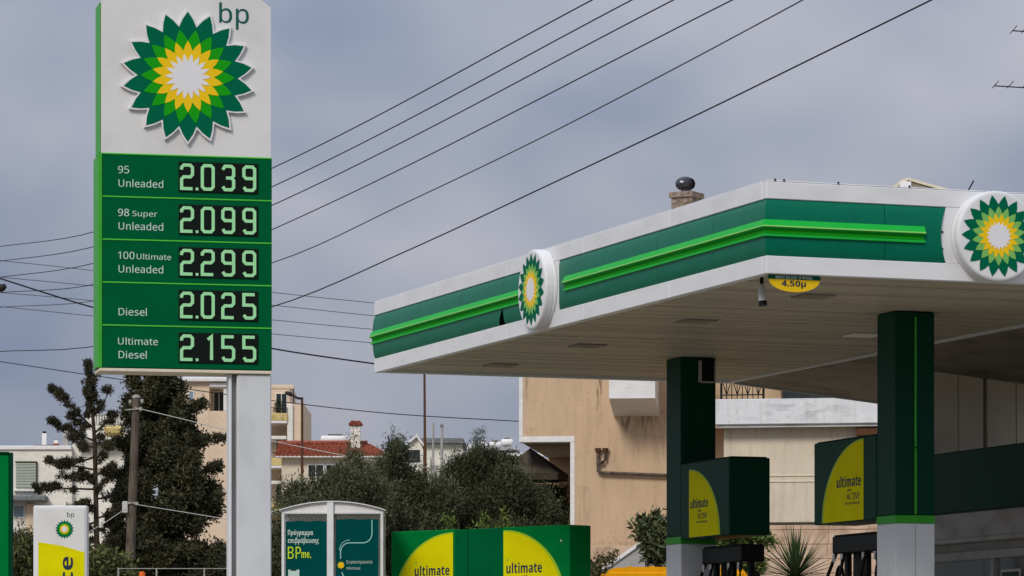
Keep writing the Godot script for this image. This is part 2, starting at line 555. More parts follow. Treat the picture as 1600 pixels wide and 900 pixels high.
func make_price_sign() -> void:
	var yaw := deg_to_rad(12.6)
	var o := Vector3((156.0 - 800.0) / F * 35.8, 0.0, -35.8)
	var t := thing("price_sign", "tall white and green fuel price sign with sunflower emblem on a white post", "price sign", o, yaw)
	var at := func(px: float, py: float) -> Vector2: return on_face(o, yaw, px, py)
	var W := 1.628
	var y0 := 3.925
	var y1 := 5.962
	var ytop := 7.39
	# header box with an arched top
	var poly := PackedVector2Array([Vector2(0.012, y1 + 0.004), Vector2(W - 0.012, y1 + 0.004), Vector2(W - 0.012, ytop)])
	for i in range(1, 20):
		var f := i / 20.0
		poly.append(Vector2(lerpf(W - 0.012, 0.012, f), ytop + 0.30 * (1.0 - pow(absf(2.0 * f - 1.0), 2.0))))
	poly.append(Vector2(0.012, ytop))
	var hd := part(t, "header_panel", prism(poly, -0.37, 0.0), mats.sign_white)
	part(hd, "side_strip", bevel(Vector3(0.0, y1 + 0.01, -0.36), Vector3(0.010, ytop - 0.01, -0.02), 0.003), mats.side_lime)
	# emblem and letters
	var ec: Vector2 = at.call(292.7, 120.7)
	emblem(t, "emblem", Vector3(ec.x, ec.y, 0.0), Basis(), 0.612, PI / 2, 0.035)
	var a: Vector2 = at.call(342.5, 45.0)
	var b: Vector2 = at.call(388.5, 5.5)
	text(t, "lettering", "bp", Rect2(a.x, a.y - 0.0, b.x - a.x, b.y - a.y), 0.002, mats.ink_green)
	# green body, the rows and their dividers
	var body := part(t, "body_panel", bevel(Vector3(0, y0 + 0.03, -0.40), Vector3(W, y1, -0.012), 0.008), mats.sign_green)
	part(body, "side_strip", bevel(Vector3(-0.016, y0 + 0.04, -0.395), Vector3(-0.0005, y1 - 0.01, -0.03), 0.004), mats.side_lime)
	part(t, "edge_strip", bevel(Vector3(-0.012, y0 + 0.03, -0.03), Vector3(0.022, y1 + 0.001, 0.008), 0.004), mats.side_lime)
	part(t, "bottom_trim", bevel(Vector3(-0.004, y0, -0.39), Vector3(W - 0.004, y0 + 0.0295, 0.004), 0.004), mats.cream)
	var rh := (y1 - y0 - 0.03) / 5.0
	var labels := [["95", "", "Unleaded"], ["98", "Super", "Unleaded"], ["100", "Ultimate", "Unleaded"], ["", "", "Diesel"], ["Ultimate", "", "Diesel"]]
	var prices := ["2039", "2099", "2299", "2025", "2155"]
	for i in 5:
		var yb := y0 + 0.03 + rh * (4 - i)
		var row := part(t, "price_row", bevel(Vector3(0.026, yb + 0.008, -0.0115), Vector3(W - 0.002, yb + rh - 0.008, 0.0), 0.004), mats.sign_green)
		part(t, "divider", bevel(Vector3(0.026, yb + rh - 0.0075, -0.0115), Vector3(W - 0.002, yb + rh + 0.0075, 0.006), 0.003), mats.divider)
		# letters
		var ly2 := yb + 0.092
		var ly1 := yb + 0.220
		var l0: String = labels[i][0]
		if l0 != "":
			var w0 := {"95": 0.105, "98": 0.105, "100": 0.155, "Ultimate": 0.375}[l0] as float
			text(row, "lettering", l0, Rect2(0.170, ly1, w0, 0.070), 0.001, mats.ink_white)
		if labels[i][1] != "":
			var big: bool = labels[i][1] == "Ultimate"
			text(row, "lettering", labels[i][1], Rect2(0.345 if big else 0.305, ly1 - (0.0 if big else 0.014), 0.325 if big else 0.235, 0.056 if big else 0.068), 0.001, mats.ink_white)
		var w2: float = 0.42 if labels[i][2] == "Unleaded" else 0.265
		text(row, "lettering", labels[i][2], Rect2(0.175, ly2, w2, 0.074), 0.001, mats.ink_white)
		# display
		var dx := 0.752
		var d := part(row, "display", bevel(Vector3(dx - 0.012, yb + 0.062, 0.0005), Vector3(dx + 0.742, yb + 0.345, 0.012), 0.003), mats.display)
		var x := [0.0, 0.196, 0.390, 0.590]
		for k in 4:
			part(d, "digit", digit_mesh(prices[i][k], 0.132, 0.250, 0.029), mats.led, Vector3(dx + x[k], yb + 0.078, 0.0125))
		part(d, "decimal_point", bevel(Vector3(dx + 0.148, yb + 0.078, 0.0125), Vector3(dx + 0.174, yb + 0.104, 0.018), 0.003), mats.led)
	# post
	var pl: Vector2 = at.call(371.0, 700.0)
	var post := part(t, "post", bevel(Vector3(pl.x, 0.0, -0.36), Vector3(W - 0.002, y0 - 0.003, -0.02), 0.012), mats.post_grey)
	part(post, "side_channel", bevel(Vector3(pl.x - 0.045, 0.0, -0.33), Vector3(pl.x - 0.0005, y0 - 0.003, -0.12), 0.006), mats.house_grey)
	part(post, "edge_rail", bevel(Vector3(pl.x - 0.075, 0.0, -0.20), Vector3(pl.x - 0.0455, y0 - 0.003, -0.05), 0.006), mats.pole_white)
	part(post, "foot", bevel(Vector3(pl.x - 0.2, 0.0, -0.55), Vector3(W + 0.15, 0.16, 0.15), 0.02), mats.concrete)

# ---------------------------------------------------------------- canopy
const CW := 4.64
const CL := 11.6
const YB := 4.773
const YG0 := 4.938
const YG1 := 5.462
const YT := 5.621
const DISC_L := 5.83
const DISC_R := 2.32

func bulge(y: float) -> float:
	var f := (y - YG0) / (YG1 - YG0) * 2.0 - 1.0
	return -0.018 + 0.042 * sqrt(maxf(0.0, 1.0 - pow(absf(f), 2.0)))

func green_panel(s0: Callable, s1: Callable, left: bool) -> ArrayMesh:
	# a bull-nosed fascia panel between two ends given as functions of height; left: along -z at x = 0, else along +x at z = 0
	var st := begin()
	var n := 16
	var put := func(s: float, y: float) -> Vector3:
		var o := bulge(y)
		return Vector3(-o, y, -s) if left else Vector3(s, y, o)
	var out := Vector3.LEFT if left else Vector3.BACK
	for i in n:
		var ya := lerpf(YG0 + 0.002, YG1 - 0.002, i / float(n))
		var yb := lerpf(YG0 + 0.002, YG1 - 0.002, (i + 1) / float(n))
		var sa: float = s0.call(ya)
		var sb: float = s0.call(yb)
		var ea: float = s1.call(ya)
		var eb: float = s1.call(yb)
		quad_n(st, put.call(sa, ya), put.call(ea, ya), put.call(eb, yb), put.call(sb, yb), out, 1)
	return done(st)

const FIN := [0.002, 5.27, 0.025, 5.268, 0.054, 5.2105, 0.054, 5.196, 0.030, 5.184, 0.002, 5.184]
const RIDGE := [0.0545, 5.211, 0.061, 5.209, 0.062, 5.200, 0.0545, 5.197]
const CHANNEL := [-0.008, 5.182, 0.026, 5.182, 0.026, 5.142, -0.008, 5.142]
const LIP := [0.002, 5.136, 0.036, 5.136, 0.041, 5.130, 0.041, 5.114, 0.002, 5.110]

func run_along(flat: Array, a: float, b: float, left: bool, mitre: bool) -> ArrayMesh:
	# sweeps a profile of (out, height) pairs along a fascia
	var prof := PackedVector2Array()
	for i in range(0, flat.size(), 2):
		prof.append(Vector2(flat[i], flat[i + 1]))
	var st := begin()
	for i in prof.size() - 1:
		var p := prof[i]
		var q := prof[i + 1]
		var s0 := a - (p.x if mitre else 0.0)
		var s1 := a - (q.x if mitre else 0.0)
		var d := q - p
		if left:
			quad_n(st, Vector3(-p.x, p.y, -s0), Vector3(-p.x, p.y, -b), Vector3(-q.x, q.y, -b), Vector3(-q.x, q.y, -s1), Vector3(d.y, d.x, 0))
		else:
			quad_n(st, Vector3(s0, p.y, p.x), Vector3(b, p.y, p.x), Vector3(b, q.y, q.x), Vector3(s1, q.y, q.x), Vector3(0, d.x, -d.y))
	var ends: Array = [b]
	if not mitre:
		ends.append(a)
	for e in ends:
		var idx := Geometry2D.triangulate_polygon(prof)
		for i in range(0, idx.size(), 3):
			var v: Array[Vector3] = []
			for k in 3:
				var p := prof[idx[i + k]]
				v.append(Vector3(-p.x, p.y, -e) if left else Vector3(e, p.y, p.x))
			var n := (Vector3.FORWARD if left else Vector3.RIGHT) * (1.0 if e == b else -1.0)
			tri_n(st, v[0], v[1], v[2], n)
	return done(st)

func lime_run(t: Node3D, a: float, b: float, left: bool, mitre: bool) -> void:
	var l := part(t, "lime_strip", run_along(FIN, a, b, left, mitre), mats.lime)
	part(l, "channel", run_along(CHANNEL, a, b - 0.01, left, mitre), mats.petal_light)
	part(l, "ridge", run_along(RIDGE, a, b, left, mitre), mats.ridge)
	part(l, "lip", run_along(LIP, a, b, left, mitre), mats.lime)

func emblem_disc(parent: Node3D, c: Vector3, basis: Basis, turn: float) -> void:
	var d := Node3D.new()
	d.name = "emblem_disc"
	d.transform = Transform3D(basis, c)
	parent.add_child(d, true)
	var prof := PackedVector2Array([Vector2(0.43, 0.0), Vector2(0.43, 0.022), Vector2(0.42, 0.028), Vector2(0.418, 0.036), Vector2(0.426, 0.040), Vector2(0.426, 0.100), Vector2(0.419, 0.118), Vector2(0.405, 0.126), Vector2(0.39, 0.128), Vector2(0.0, 0.129)])
	part(d, "drum", lathe(prof, 64), mats.white)
	emblem(d, "emblem", Vector3(0, 0, 0.130), Basis(), 0.385, turn, 0.0, true)

func make_canopy() -> Node3D:
	var o := Vector3(397.0 / F * 35.2, 0.0, -35.2)
	var t := thing("station_canopy", "large flat filling station canopy with white and green fascia on green columns", "canopy", o, YAW)
	var X1 := CW
	# roof deck and the steel behind the fascia
	part(t, "roof_deck", block(Vector3(0.16, 5.42, -CL + 0.16), Vector3(X1 - 0.02, 5.50, -0.16)), mats.slab)
	part(t, "fascia_backing", block(Vector3(0.10, YB + 0.05, -CL + 0.1), Vector3(0.13, YT - 0.05, -0.1)), mats.dark_steel)
	part(t, "fascia_backing", block(Vector3(0.135, YB + 0.05, -0.13), Vector3(X1 + 2.4, YT - 0.05, -0.10)), mats.dark_steel)
	# white bands, as mitred runs, front (to the right), left side and rear
	var XR := 7.2   # the front fascia runs on past the near roof's end, out of the frame
	for band in [[YG1, YT, "upper_band"], [YB, YG0, "lower_band"]]:
		var lo: float = band[0]
		var hi: float = band[1]
		var s := 0.0
		while s < XR:
			var e := minf(s + 2.4, XR)
			part(t, band[2], bevel(Vector3(s + 0.0015, lo, -0.09), Vector3(e - 0.0015, hi, 0.0), 0.006), mats.white)
			s = e
		s = 0.0
		while s < CL:
			var e := minf(s + 2.32, CL)
			part(t, band[2], bevel(Vector3(-0.0015, lo - 0.001, -e + 0.0015), Vector3(0.09, hi + 0.001, -s - (0.0915 if s == 0.0 else 0.0015)), 0.006), mats.white)
			s = e
		part(t, band[2], bevel(Vector3(0.0915, lo, -CL), Vector3(X1, hi, -CL + 0.09), 0.006), mats.white)
	# flashing on top
	part(t, "coping", bevel(Vector3(0.004, YT + 0.002, -CL + 0.004), Vector3(0.14, YT + 0.012, -0.142), 0.004), mats.white)
	part(t, "coping", bevel(Vector3(0.004, YT + 0.0025, -0.14), Vector3(XR, YT + 0.0125, -0.004), 0.004), mats.white)
	# white plates round the emblem discs, cut to a circle
	var yc := (YB + YT) / 2.0
	var rc := 0.545
	var circ := func(c: float, sgn: float) -> Callable:
		return func(y: float) -> float: return c + sgn * sqrt(rc * rc - (y - yc) * (y - yc))
	var plate := PackedVector2Array()
	for i in 13:
		var y := lerpf(YG0 + 0.001, YG1 - 0.001, i / 12.0)
		plate.append(Vector2(sqrt(rc * rc - (y - yc) * (y - yc)), y))
	for i in 13:
		var y := lerpf(YG1 - 0.001, YG0 + 0.001, i / 12.0)
		plate.append(Vector2(-sqrt(rc * rc - (y - yc) * (y - yc)), y))
	part(t, "emblem_plate", prism(plate, -0.08, -0.002), mats.white, Vector3(DISC_R, 0, 0))
	part(t, "emblem_plate", prism(plate, -0.08, -0.002), mats.white, Vector3(0, 0, -DISC_L), Basis(Vector3.UP, -PI / 2))
	# green bull-nosed panels
	var k := func(v: float) -> Callable: return func(_y: float) -> float: return v
	var mit := func(y: float) -> float: return -bulge(y)
	var gap := 0.0025
	part(t, "fascia_panel", green_panel(mit, k.call(1.2 - gap), false), mats.green)
	part(t, "fascia_panel", green_panel(k.call(1.2 + gap), circ.call(DISC_R, -1.0), false), mats.green)
	part(t, "fascia_panel", green_panel(circ.call(DISC_R, 1.0), k.call(4.1 - gap), false), mats.green)
	part(t, "fascia_panel", green_panel(k.call(4.1 + gap), k.call(5.3), false), mats.green)
	part(t, "fascia_panel", green_panel(mit, k.call(1.2 - gap), true), mats.green)
	for i in 2:
		part(t, "fascia_panel", green_panel(k.call(1.2 + i * 1.4 + gap), k.call(2.6 + i * 1.4 - gap), true), mats.green)
	part(t, "fascia_panel", green_panel(k.call(4.0 + gap), circ.call(DISC_L, -1.0), true), mats.green)
	var torn := func(y: float) -> float: return 7.02 + (0.17 * clampf((5.14 - y) / 0.17, 0.0, 1.0) if y < 5.11 else gap)
	part(t, "fascia_panel", green_panel(circ.call(DISC_L, 1.0), k.call(7.02 - gap), true), mats.green)
	var tp := part(t, "fascia_panel", green_panel(torn, k.call(8.4 - gap), true), mats.green)
	tp.set_meta("label", "green fascia panel with its lower corner torn away")
	for i in 2:
		var e := minf(9.9 + i * 1.7, CL - 0.002)
		part(t, "fascia_panel", green_panel(k.call(8.4 + i * 1.5 + gap), k.call(e - gap), true), mats.green)
	part(t, "fascia_panel", block(Vector3(0.12, YG0 + 0.002, -CL + 0.003), Vector3(X1, YG1 - 0.002, -CL + 0.08)), mats.green)
	# lime strips
	lime_run(t, 0.0, 1.605, false, true)
	lime_run(t, 3.04, 4.9, false, false)
	lime_run(t, 0.0, 5.12, true, true)
	lime_run(t, 6.4, CL + 0.02, true, false)
	# discs
	emblem_disc(t, Vector3(DISC_R, yc, 0.001), Basis(), PI / 2 + TAU / 36)
	emblem_disc(t, Vector3(-0.003, yc, -DISC_L), Basis(Vector3.UP, -PI / 2), PI / 2)
	# small fixings on the fascia
	for p in [[1.79, 5.22], [1.79, 5.06], [0.08, 5.63], [0.17, 5.63], [0.72, 5.63], [1.45, 5.63]]:
		part(t, "fixing", bevel(Vector3(p[0], p[1], -0.004), Vector3(p[0] + 0.018, p[1] + 0.018, 0.012), 0.004), mats.dark_steel)
	# soffit of long slats
	var pitch := 0.2
	var z := -0.14
	var i := 0
	while z > -CL + 0.2:
		var z2 := maxf(z - pitch + 0.034, -CL + 0.1)
		var dy := rng.randf_range(-0.003, 0.003)
		part(t, "soffit_slat", bevel(Vector3(0.10, YB + 0.030 + dy, z2), Vector3(X1 - 0.01, YB + 0.045 + dy, z), 0.004), [mats.soffit, mats.soffit_b, mats.soffit_c][rng.randi() % 3])
		z -= pitch
		i += 1
	part(t, "soffit_void", block(Vector3(0.14, YB + 0.075, -CL + 0.12), Vector3(X1 - 0.02, YB + 0.085, -0.135)), mats.dark_steel)
	part(t, "edge_trim", bevel(Vector3(X1 - 0.009, YB + 0.005, -CL + 0.1), Vector3(X1 + 0.05, YB + 0.065, -0.135), 0.005), mats.white)
	# soffit lamps, unlit
	for p in [[1.35, -1.9], [1.25, -4.6], [1.2, -7.6], [1.15, -10.3], [3.55, -5.4]]:
		var l := part(t, "soffit_lamp", bevel(Vector3(p[0] - 0.17, YB + 0.012, p[1] - 0.17), Vector3(p[0] + 0.17, YB + 0.028, p[1] + 0.17), 0.005), mats.lamp_panel if p[0] > 3.0 else mats.slab)
		part(l, "bezel", bevel(Vector3(p[0] - 0.21, YB + 0.0275, p[1] - 0.21), Vector3(p[0] + 0.21, YB + 0.034, p[1] + 0.21), 0.003), mats.shop_grey)
	# columns
	for q in [-2.93, -8.59]:
		var c := Node3D.new()
		c.name = "column"
		c.position = Vector3(2.74, 0, q)
		t.add_child(c, true)
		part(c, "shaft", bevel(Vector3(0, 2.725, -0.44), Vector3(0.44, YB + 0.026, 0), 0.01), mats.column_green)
		part(c, "lime_band", bevel(Vector3(-0.004, 2.642, -0.444), Vector3(0.444, 2.7245, 0.004), 0.006), mats.band_lime)
		part(c, "base", bevel(Vector3(-0.002, 0.15, -0.442), Vector3(0.442, 2.6415, 0.002), 0.01), mats.pole_white)
		if q > -5.0:
			part(c, "light_strip", bevel(Vector3(0.208, 3.42, 0.001), Vector3(0.232, YB - 0.03, 0.012), 0.003), mats.side_lime)
			part(c, "light_strip", bevel(Vector3(0.206, 2.735, 0.001), Vector3(0.232, 3.405, 0.018), 0.003), mats.band_lime)
			part(c, "seam", bevel(Vector3(0.219, 0.16, 0.003), Vector3(0.223, 2.63, 0.005), 0.001), mats.slab)
		else:
			# light frame of a fitting high on the shaft
			var fr := part(c, "fitting", bevel(Vector3(0.24, YB - 0.25, 0.001), Vector3(0.40, YB - 0.01, 0.05), 0.008), mats.black)
			part(fr, "frame_bar", bevel(Vector3(0.215, YB - 0.26, 0.002), Vector3(0.2395, YB - 0.01, 0.06), 0.004), mats.shop_grey)
			part(fr, "frame_bar", bevel(Vector3(0.4005, YB - 0.26, 0.002), Vector3(0.418, YB - 0.01, 0.06), 0.004), mats.shop_grey)
			part(fr, "frame_bar", bevel(Vector3(0.2395, YB - 0.27, 0.002), Vector3(0.4005, YB - 0.2505, 0.06), 0.004), mats.shop_grey)
	# pump advertising boxes fixed to the columns
	ad_box(t, Vector3(2.735, 2.69, -7.17), 1.415, false)
	ad_box(t, Vector3(2.735, 2.70, -3.375), 1.53, true)
	# sloping roof slab that runs from the canopy's edge to the shop
	var st := begin()
	var q0 := Vector3(X1 + 0.06, YB + 0.02, 0)
	var drop := -0.098 * 3.0
	for f in [[0.0, 0.0], ]:
		var a := [Vector3(q0.x, q0.y, -CL + 0.05), Vector3(q0.x + 3.0, q0.y + drop, -CL + 0.05), Vector3(q0.x + 3.0, q0.y + drop, -3.0), Vector3(q0.x, q0.y, -3.0)]
		quad_n(st, a[0], a[1], a[2], a[3], Vector3.DOWN)
		var up := Vector3(0, 0.12, 0)
		quad_n(st, a[0] + up, a[1] + up, a[2] + up, a[3] + up, Vector3.UP)
		for e in 4:
			var p: Vector3 = a[e]
			var r: Vector3 = a[(e + 1) % 4]
			quad_n(st, p, r, r + up, p + up, (p + r) / 2.0 - (a[0] + a[2]) / 2.0)
	var sl := part(t, "side_roof", done(st), mats.slab)
	var xf := Transform3D(Basis(Vector3.BACK, atan(-0.098)), q0 + Vector3(0, -0.02, -CL + 0.02))
	part(sl, "edge_trim", bevel(Vector3(0, -0.005, -0.02), Vector3(3.0, 0.075, 0.028), 0.006), mats.shop_grey, xf.origin, xf.basis)
	# islands
	part(t, "pump_island", bevel(Vector3(2.45, 0.02, -9.3), Vector3(3.55, 0.15, -2.2), 0.02), mats.concrete)
	return t

func ad_art(parent: Node3D, w: float, h: float, flat_right: bool, x0: float, z: float) -> void:
	# printed quarter ellipse with lettering, flat side at x0 (or x0 + w), foot at y = 0
	var art := Node3D.new()
	art.name = "advert"
	parent.add_child(art, true)
	for lay in [[1.045, 0.0, "lime_edge", mats.ad_lime], [1.0, 0.0015, "yellow_field", mats.ad_yellow]]:
		var poly := PackedVector2Array()
		var g: float = lay[0]
		poly.append(Vector2(0, 0))
		for i in 25:
			var a := PI / 2 * i / 24.0
			poly.append(Vector2(cos(a) * w * g, sin(a) * h * (1.0 + (g - 1.0) * 0.5)))
		if flat_right:
			for i in poly.size():
				poly[i].x = w - poly[i].x
		for i in poly.size():
			poly[i].x += x0
		part(art, lay[2], prism(poly, z + lay[1], z + lay[1] + 0.0012), lay[3])
	var zz := z + 0.003
	var tx := x0 + (0.34 * w if flat_right else 0.05 * w)
	text(art, "lettering", "ultimate", Rect2(tx, h * 0.43, w * 0.60, h * 0.145), zz, mats.ink_navy, "Droid Sans", 700)
	part(art, "accent_dot", bevel(Vector3(tx, h * 0.60, zz), Vector3(tx + w * 0.04, h * 0.63, zz + 0.001), 0.0003), mats.ad_lime)
	text(art, "lettering", "with", Rect2(tx + w * 0.26, h * 0.375, w * 0.10, h * 0.028), zz, mats.ink_navy)
	text(art, "lettering", "ACTIVE", Rect2(tx + w * 0.25, h * 0.265, w * 0.32, h * 0.085), zz, mats.ink_navy)
	text(art, "lettering", "technology", Rect2(tx + w * 0.20, h * 0.195, w * 0.38, h * 0.045), zz, mats.ink_navy)

func ad_box(t: Node3D, near: Vector3, length: float, flat_right: bool) -> void:
	# box that runs back (-z) from its near end; its printed face looks along -x
	var h := 0.87
	var th := 0.50
	var b := Node3D.new()
	b.name = "advertising_box"
	b.position = near
	t.add_child(b, true)
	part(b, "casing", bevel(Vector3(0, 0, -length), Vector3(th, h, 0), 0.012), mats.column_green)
	part(b, "seam", bevel(Vector3(0.03, h + 0.001, -length + 0.02), Vector3(th - 0.03, h + 0.012, -0.02), 0.004), mats.black)
	var f := Node3D.new()
	f.name = "printed_face"
	# local +x runs towards the viewer along the face, +z out of it
	f.transform = Transform3D(Basis(Vector3.UP, -PI / 2), Vector3(-0.001, 0.012, -length))
	b.add_child(f)
	if flat_right:
		ad_art(f, 0.98, 0.82, true, length - 1.06 - 0.22, 0.0)
	else:
		ad_art(f, 0.86, 0.76, false, 0.26, 0.0)

# ---------------------------------------------------------------- things at the pumps
func canopy_point(x: float, y: float, z: float) -> Vector3:
	return Vector3(397.0 / F * 35.2, 0.0, -35.2) + Basis(Vector3.UP, YAW) * Vector3(x, y, z)

func make_pump(label: String, z_near: float) -> void:
	var t := thing("fuel_pump", label, "fuel pump", canopy_point(2.80, 0.15, z_near), YAW, "fuel pumps on the island")
	var L := 1.12
	part(t, "cabinet", bevel(Vector3(0.05, 0.0, -L + 0.06), Vector3(0.45, 1.42, -0.06), 0.02), mats.pump_black)
	for s in [[0.0495, -1], [0.4505, 1]]:
		var x: float = s[0]
		part(t, "screen", bevel(Vector3(x - 0.008, 1.02, -0.78), Vector3(x + 0.008, 1.28, -0.34), 0.004), mats.window_glass)
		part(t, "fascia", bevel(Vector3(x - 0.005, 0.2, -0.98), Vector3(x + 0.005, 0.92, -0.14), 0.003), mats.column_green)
	for z in [[-0.02, -0.10], [-0.52, -0.86], [-1.0, -1.08]]:
		part(t, "pillar", bevel(Vector3(0.19, 1.42, z[1]), Vector3(0.25, 2.26, z[0]), 0.01), mats.pump_black)
	var hd := part(t, "head", bevel(Vector3(0.07, 2.24, -L), Vector3(0.36, 2.425, 0.0), 0.012), mats.pump_black)
	part(hd, "cap", bevel(Vector3(0.085, 2.4255, -L + 0.02), Vector3(0.345, 2.44, -0.02), 0.004), mats.black)
	# nozzles and hoses hang in loops from the head
	var zs := [0.09, -0.34, -0.86, -1.22]
	for i in 4:
		var zz: float = zs[i]
		var zin := clampf(zz, -1.06, -0.06)
		var pts := []
		for k in 13:
			var f := k / 12.0
			var sag := sin(f * PI)
			pts.append(Vector3(0.09 - 0.10 * sag, lerpf(2.24, 1.0, f) + 0.05 * sag - (0.16 * sag * sag if false else 0.0), lerpf(zin, zz, sin(f * PI)) + 0.02 * sin(f * 9.0)))
		var hose := part(t, "hose", tube(pts, [0.019], 8), mats.rubber)
		part(hose, "swivel", bevel(Vector3(0.055, 2.15, zin - 0.022), Vector3(0.0695, 2.235, zin + 0.022), 0.004), mats.box_grey)
		part(t, "nozzle", tube([Vector3(0.04, 1.0, zin), Vector3(0.0, 1.10, zin), Vector3(-0.02, 1.22, zin), Vector3(0.04, 1.28, zin)], [0.02, 0.028, 0.024, 0.012], 8), mats.black)
	# arched hose guides at both ends of the head
	for e in [[0.0, 1.0], [-L, -1.0]]:
		var pts2 := []
		for k in 9:
			var a := PI * k / 8.0
			pts2.append(Vector3(0.21, 1.95 + 0.16 * sin(a), e[0] + e[1] * (0.012 + 0.09 * (1.0 - cos(a)))))
		pts2.insert(0, Vector3(0.21, 1.6, e[0] + e[1] * 0.012))
		pts2.append(Vector3(0.21, 1.2, e[0] + e[1] * 0.192))
		part(t, "hose", tube(pts2, [0.02], 8), mats.rubber)

func make_small_canopy_things() -> void:
	# clearance sign below the front edge
	var t := thing("clearance_sign", "yellow half round maximum height sign hung under the canopy's corner", "sign", canopy_point(0.045, YB, -0.06), YAW)
	var W := 0.53
	part(t, "header", bevel(Vector3(0, -0.042, 0), Vector3(W, -0.003, 0.008), 0.002), mats.sign_dark_green)
	var poly := PackedVector2Array()
	for i in 21:
		var a := PI + PI * i / 20.0
		poly.append(Vector2(W / 2.0 + cos(a) * W * 0.485, -0.0425 + sin(a) * 0.115))
	part(t, "plate", prism(poly, 0.0, 0.007), mats.sign_yellow)
	text(t, "lettering", "ΜΕΓΙΣΤΟ ΥΨΟΣ", Rect2(0.075, -0.036, 0.37, 0.027), 0.009, mats.ink_white, "Droid Sans", 700)
	text(t, "lettering", "4.50μ", Rect2(0.135, -0.122, 0.245, 0.070), 0.008, mats.ink_navy, "Droid Sans", 700)
	part(t, "bracket", bevel(Vector3(0.02, -0.03, -0.05), Vector3(W - 0.02, -0.004, -0.0005), 0.003), mats.dark_steel)
	# security camera
	var c := thing("security_camera", "white bullet security camera hanging from the canopy corner beside the height sign", "camera", canopy_point(0.20, YB + 0.026, -0.55), YAW)
	part(c, "mount", tube([Vector3(0, 0, 0), Vector3(0, -0.075, 0)], [0.018], 10), mats.dark_steel)
	part(c, "housing", tube([Vector3(0, -0.07, -0.01), Vector3(0, -0.10, 0.0), Vector3(0, -0.225, 0.02)], [0.03, 0.036, 0.038], 14), mats.box_grey)
	part(c, "lens_hood", tube([Vector3(0, -0.2255, 0.02), Vector3(0, -0.265, 0.026)], [0.04, 0.042], 14), mats.lens)

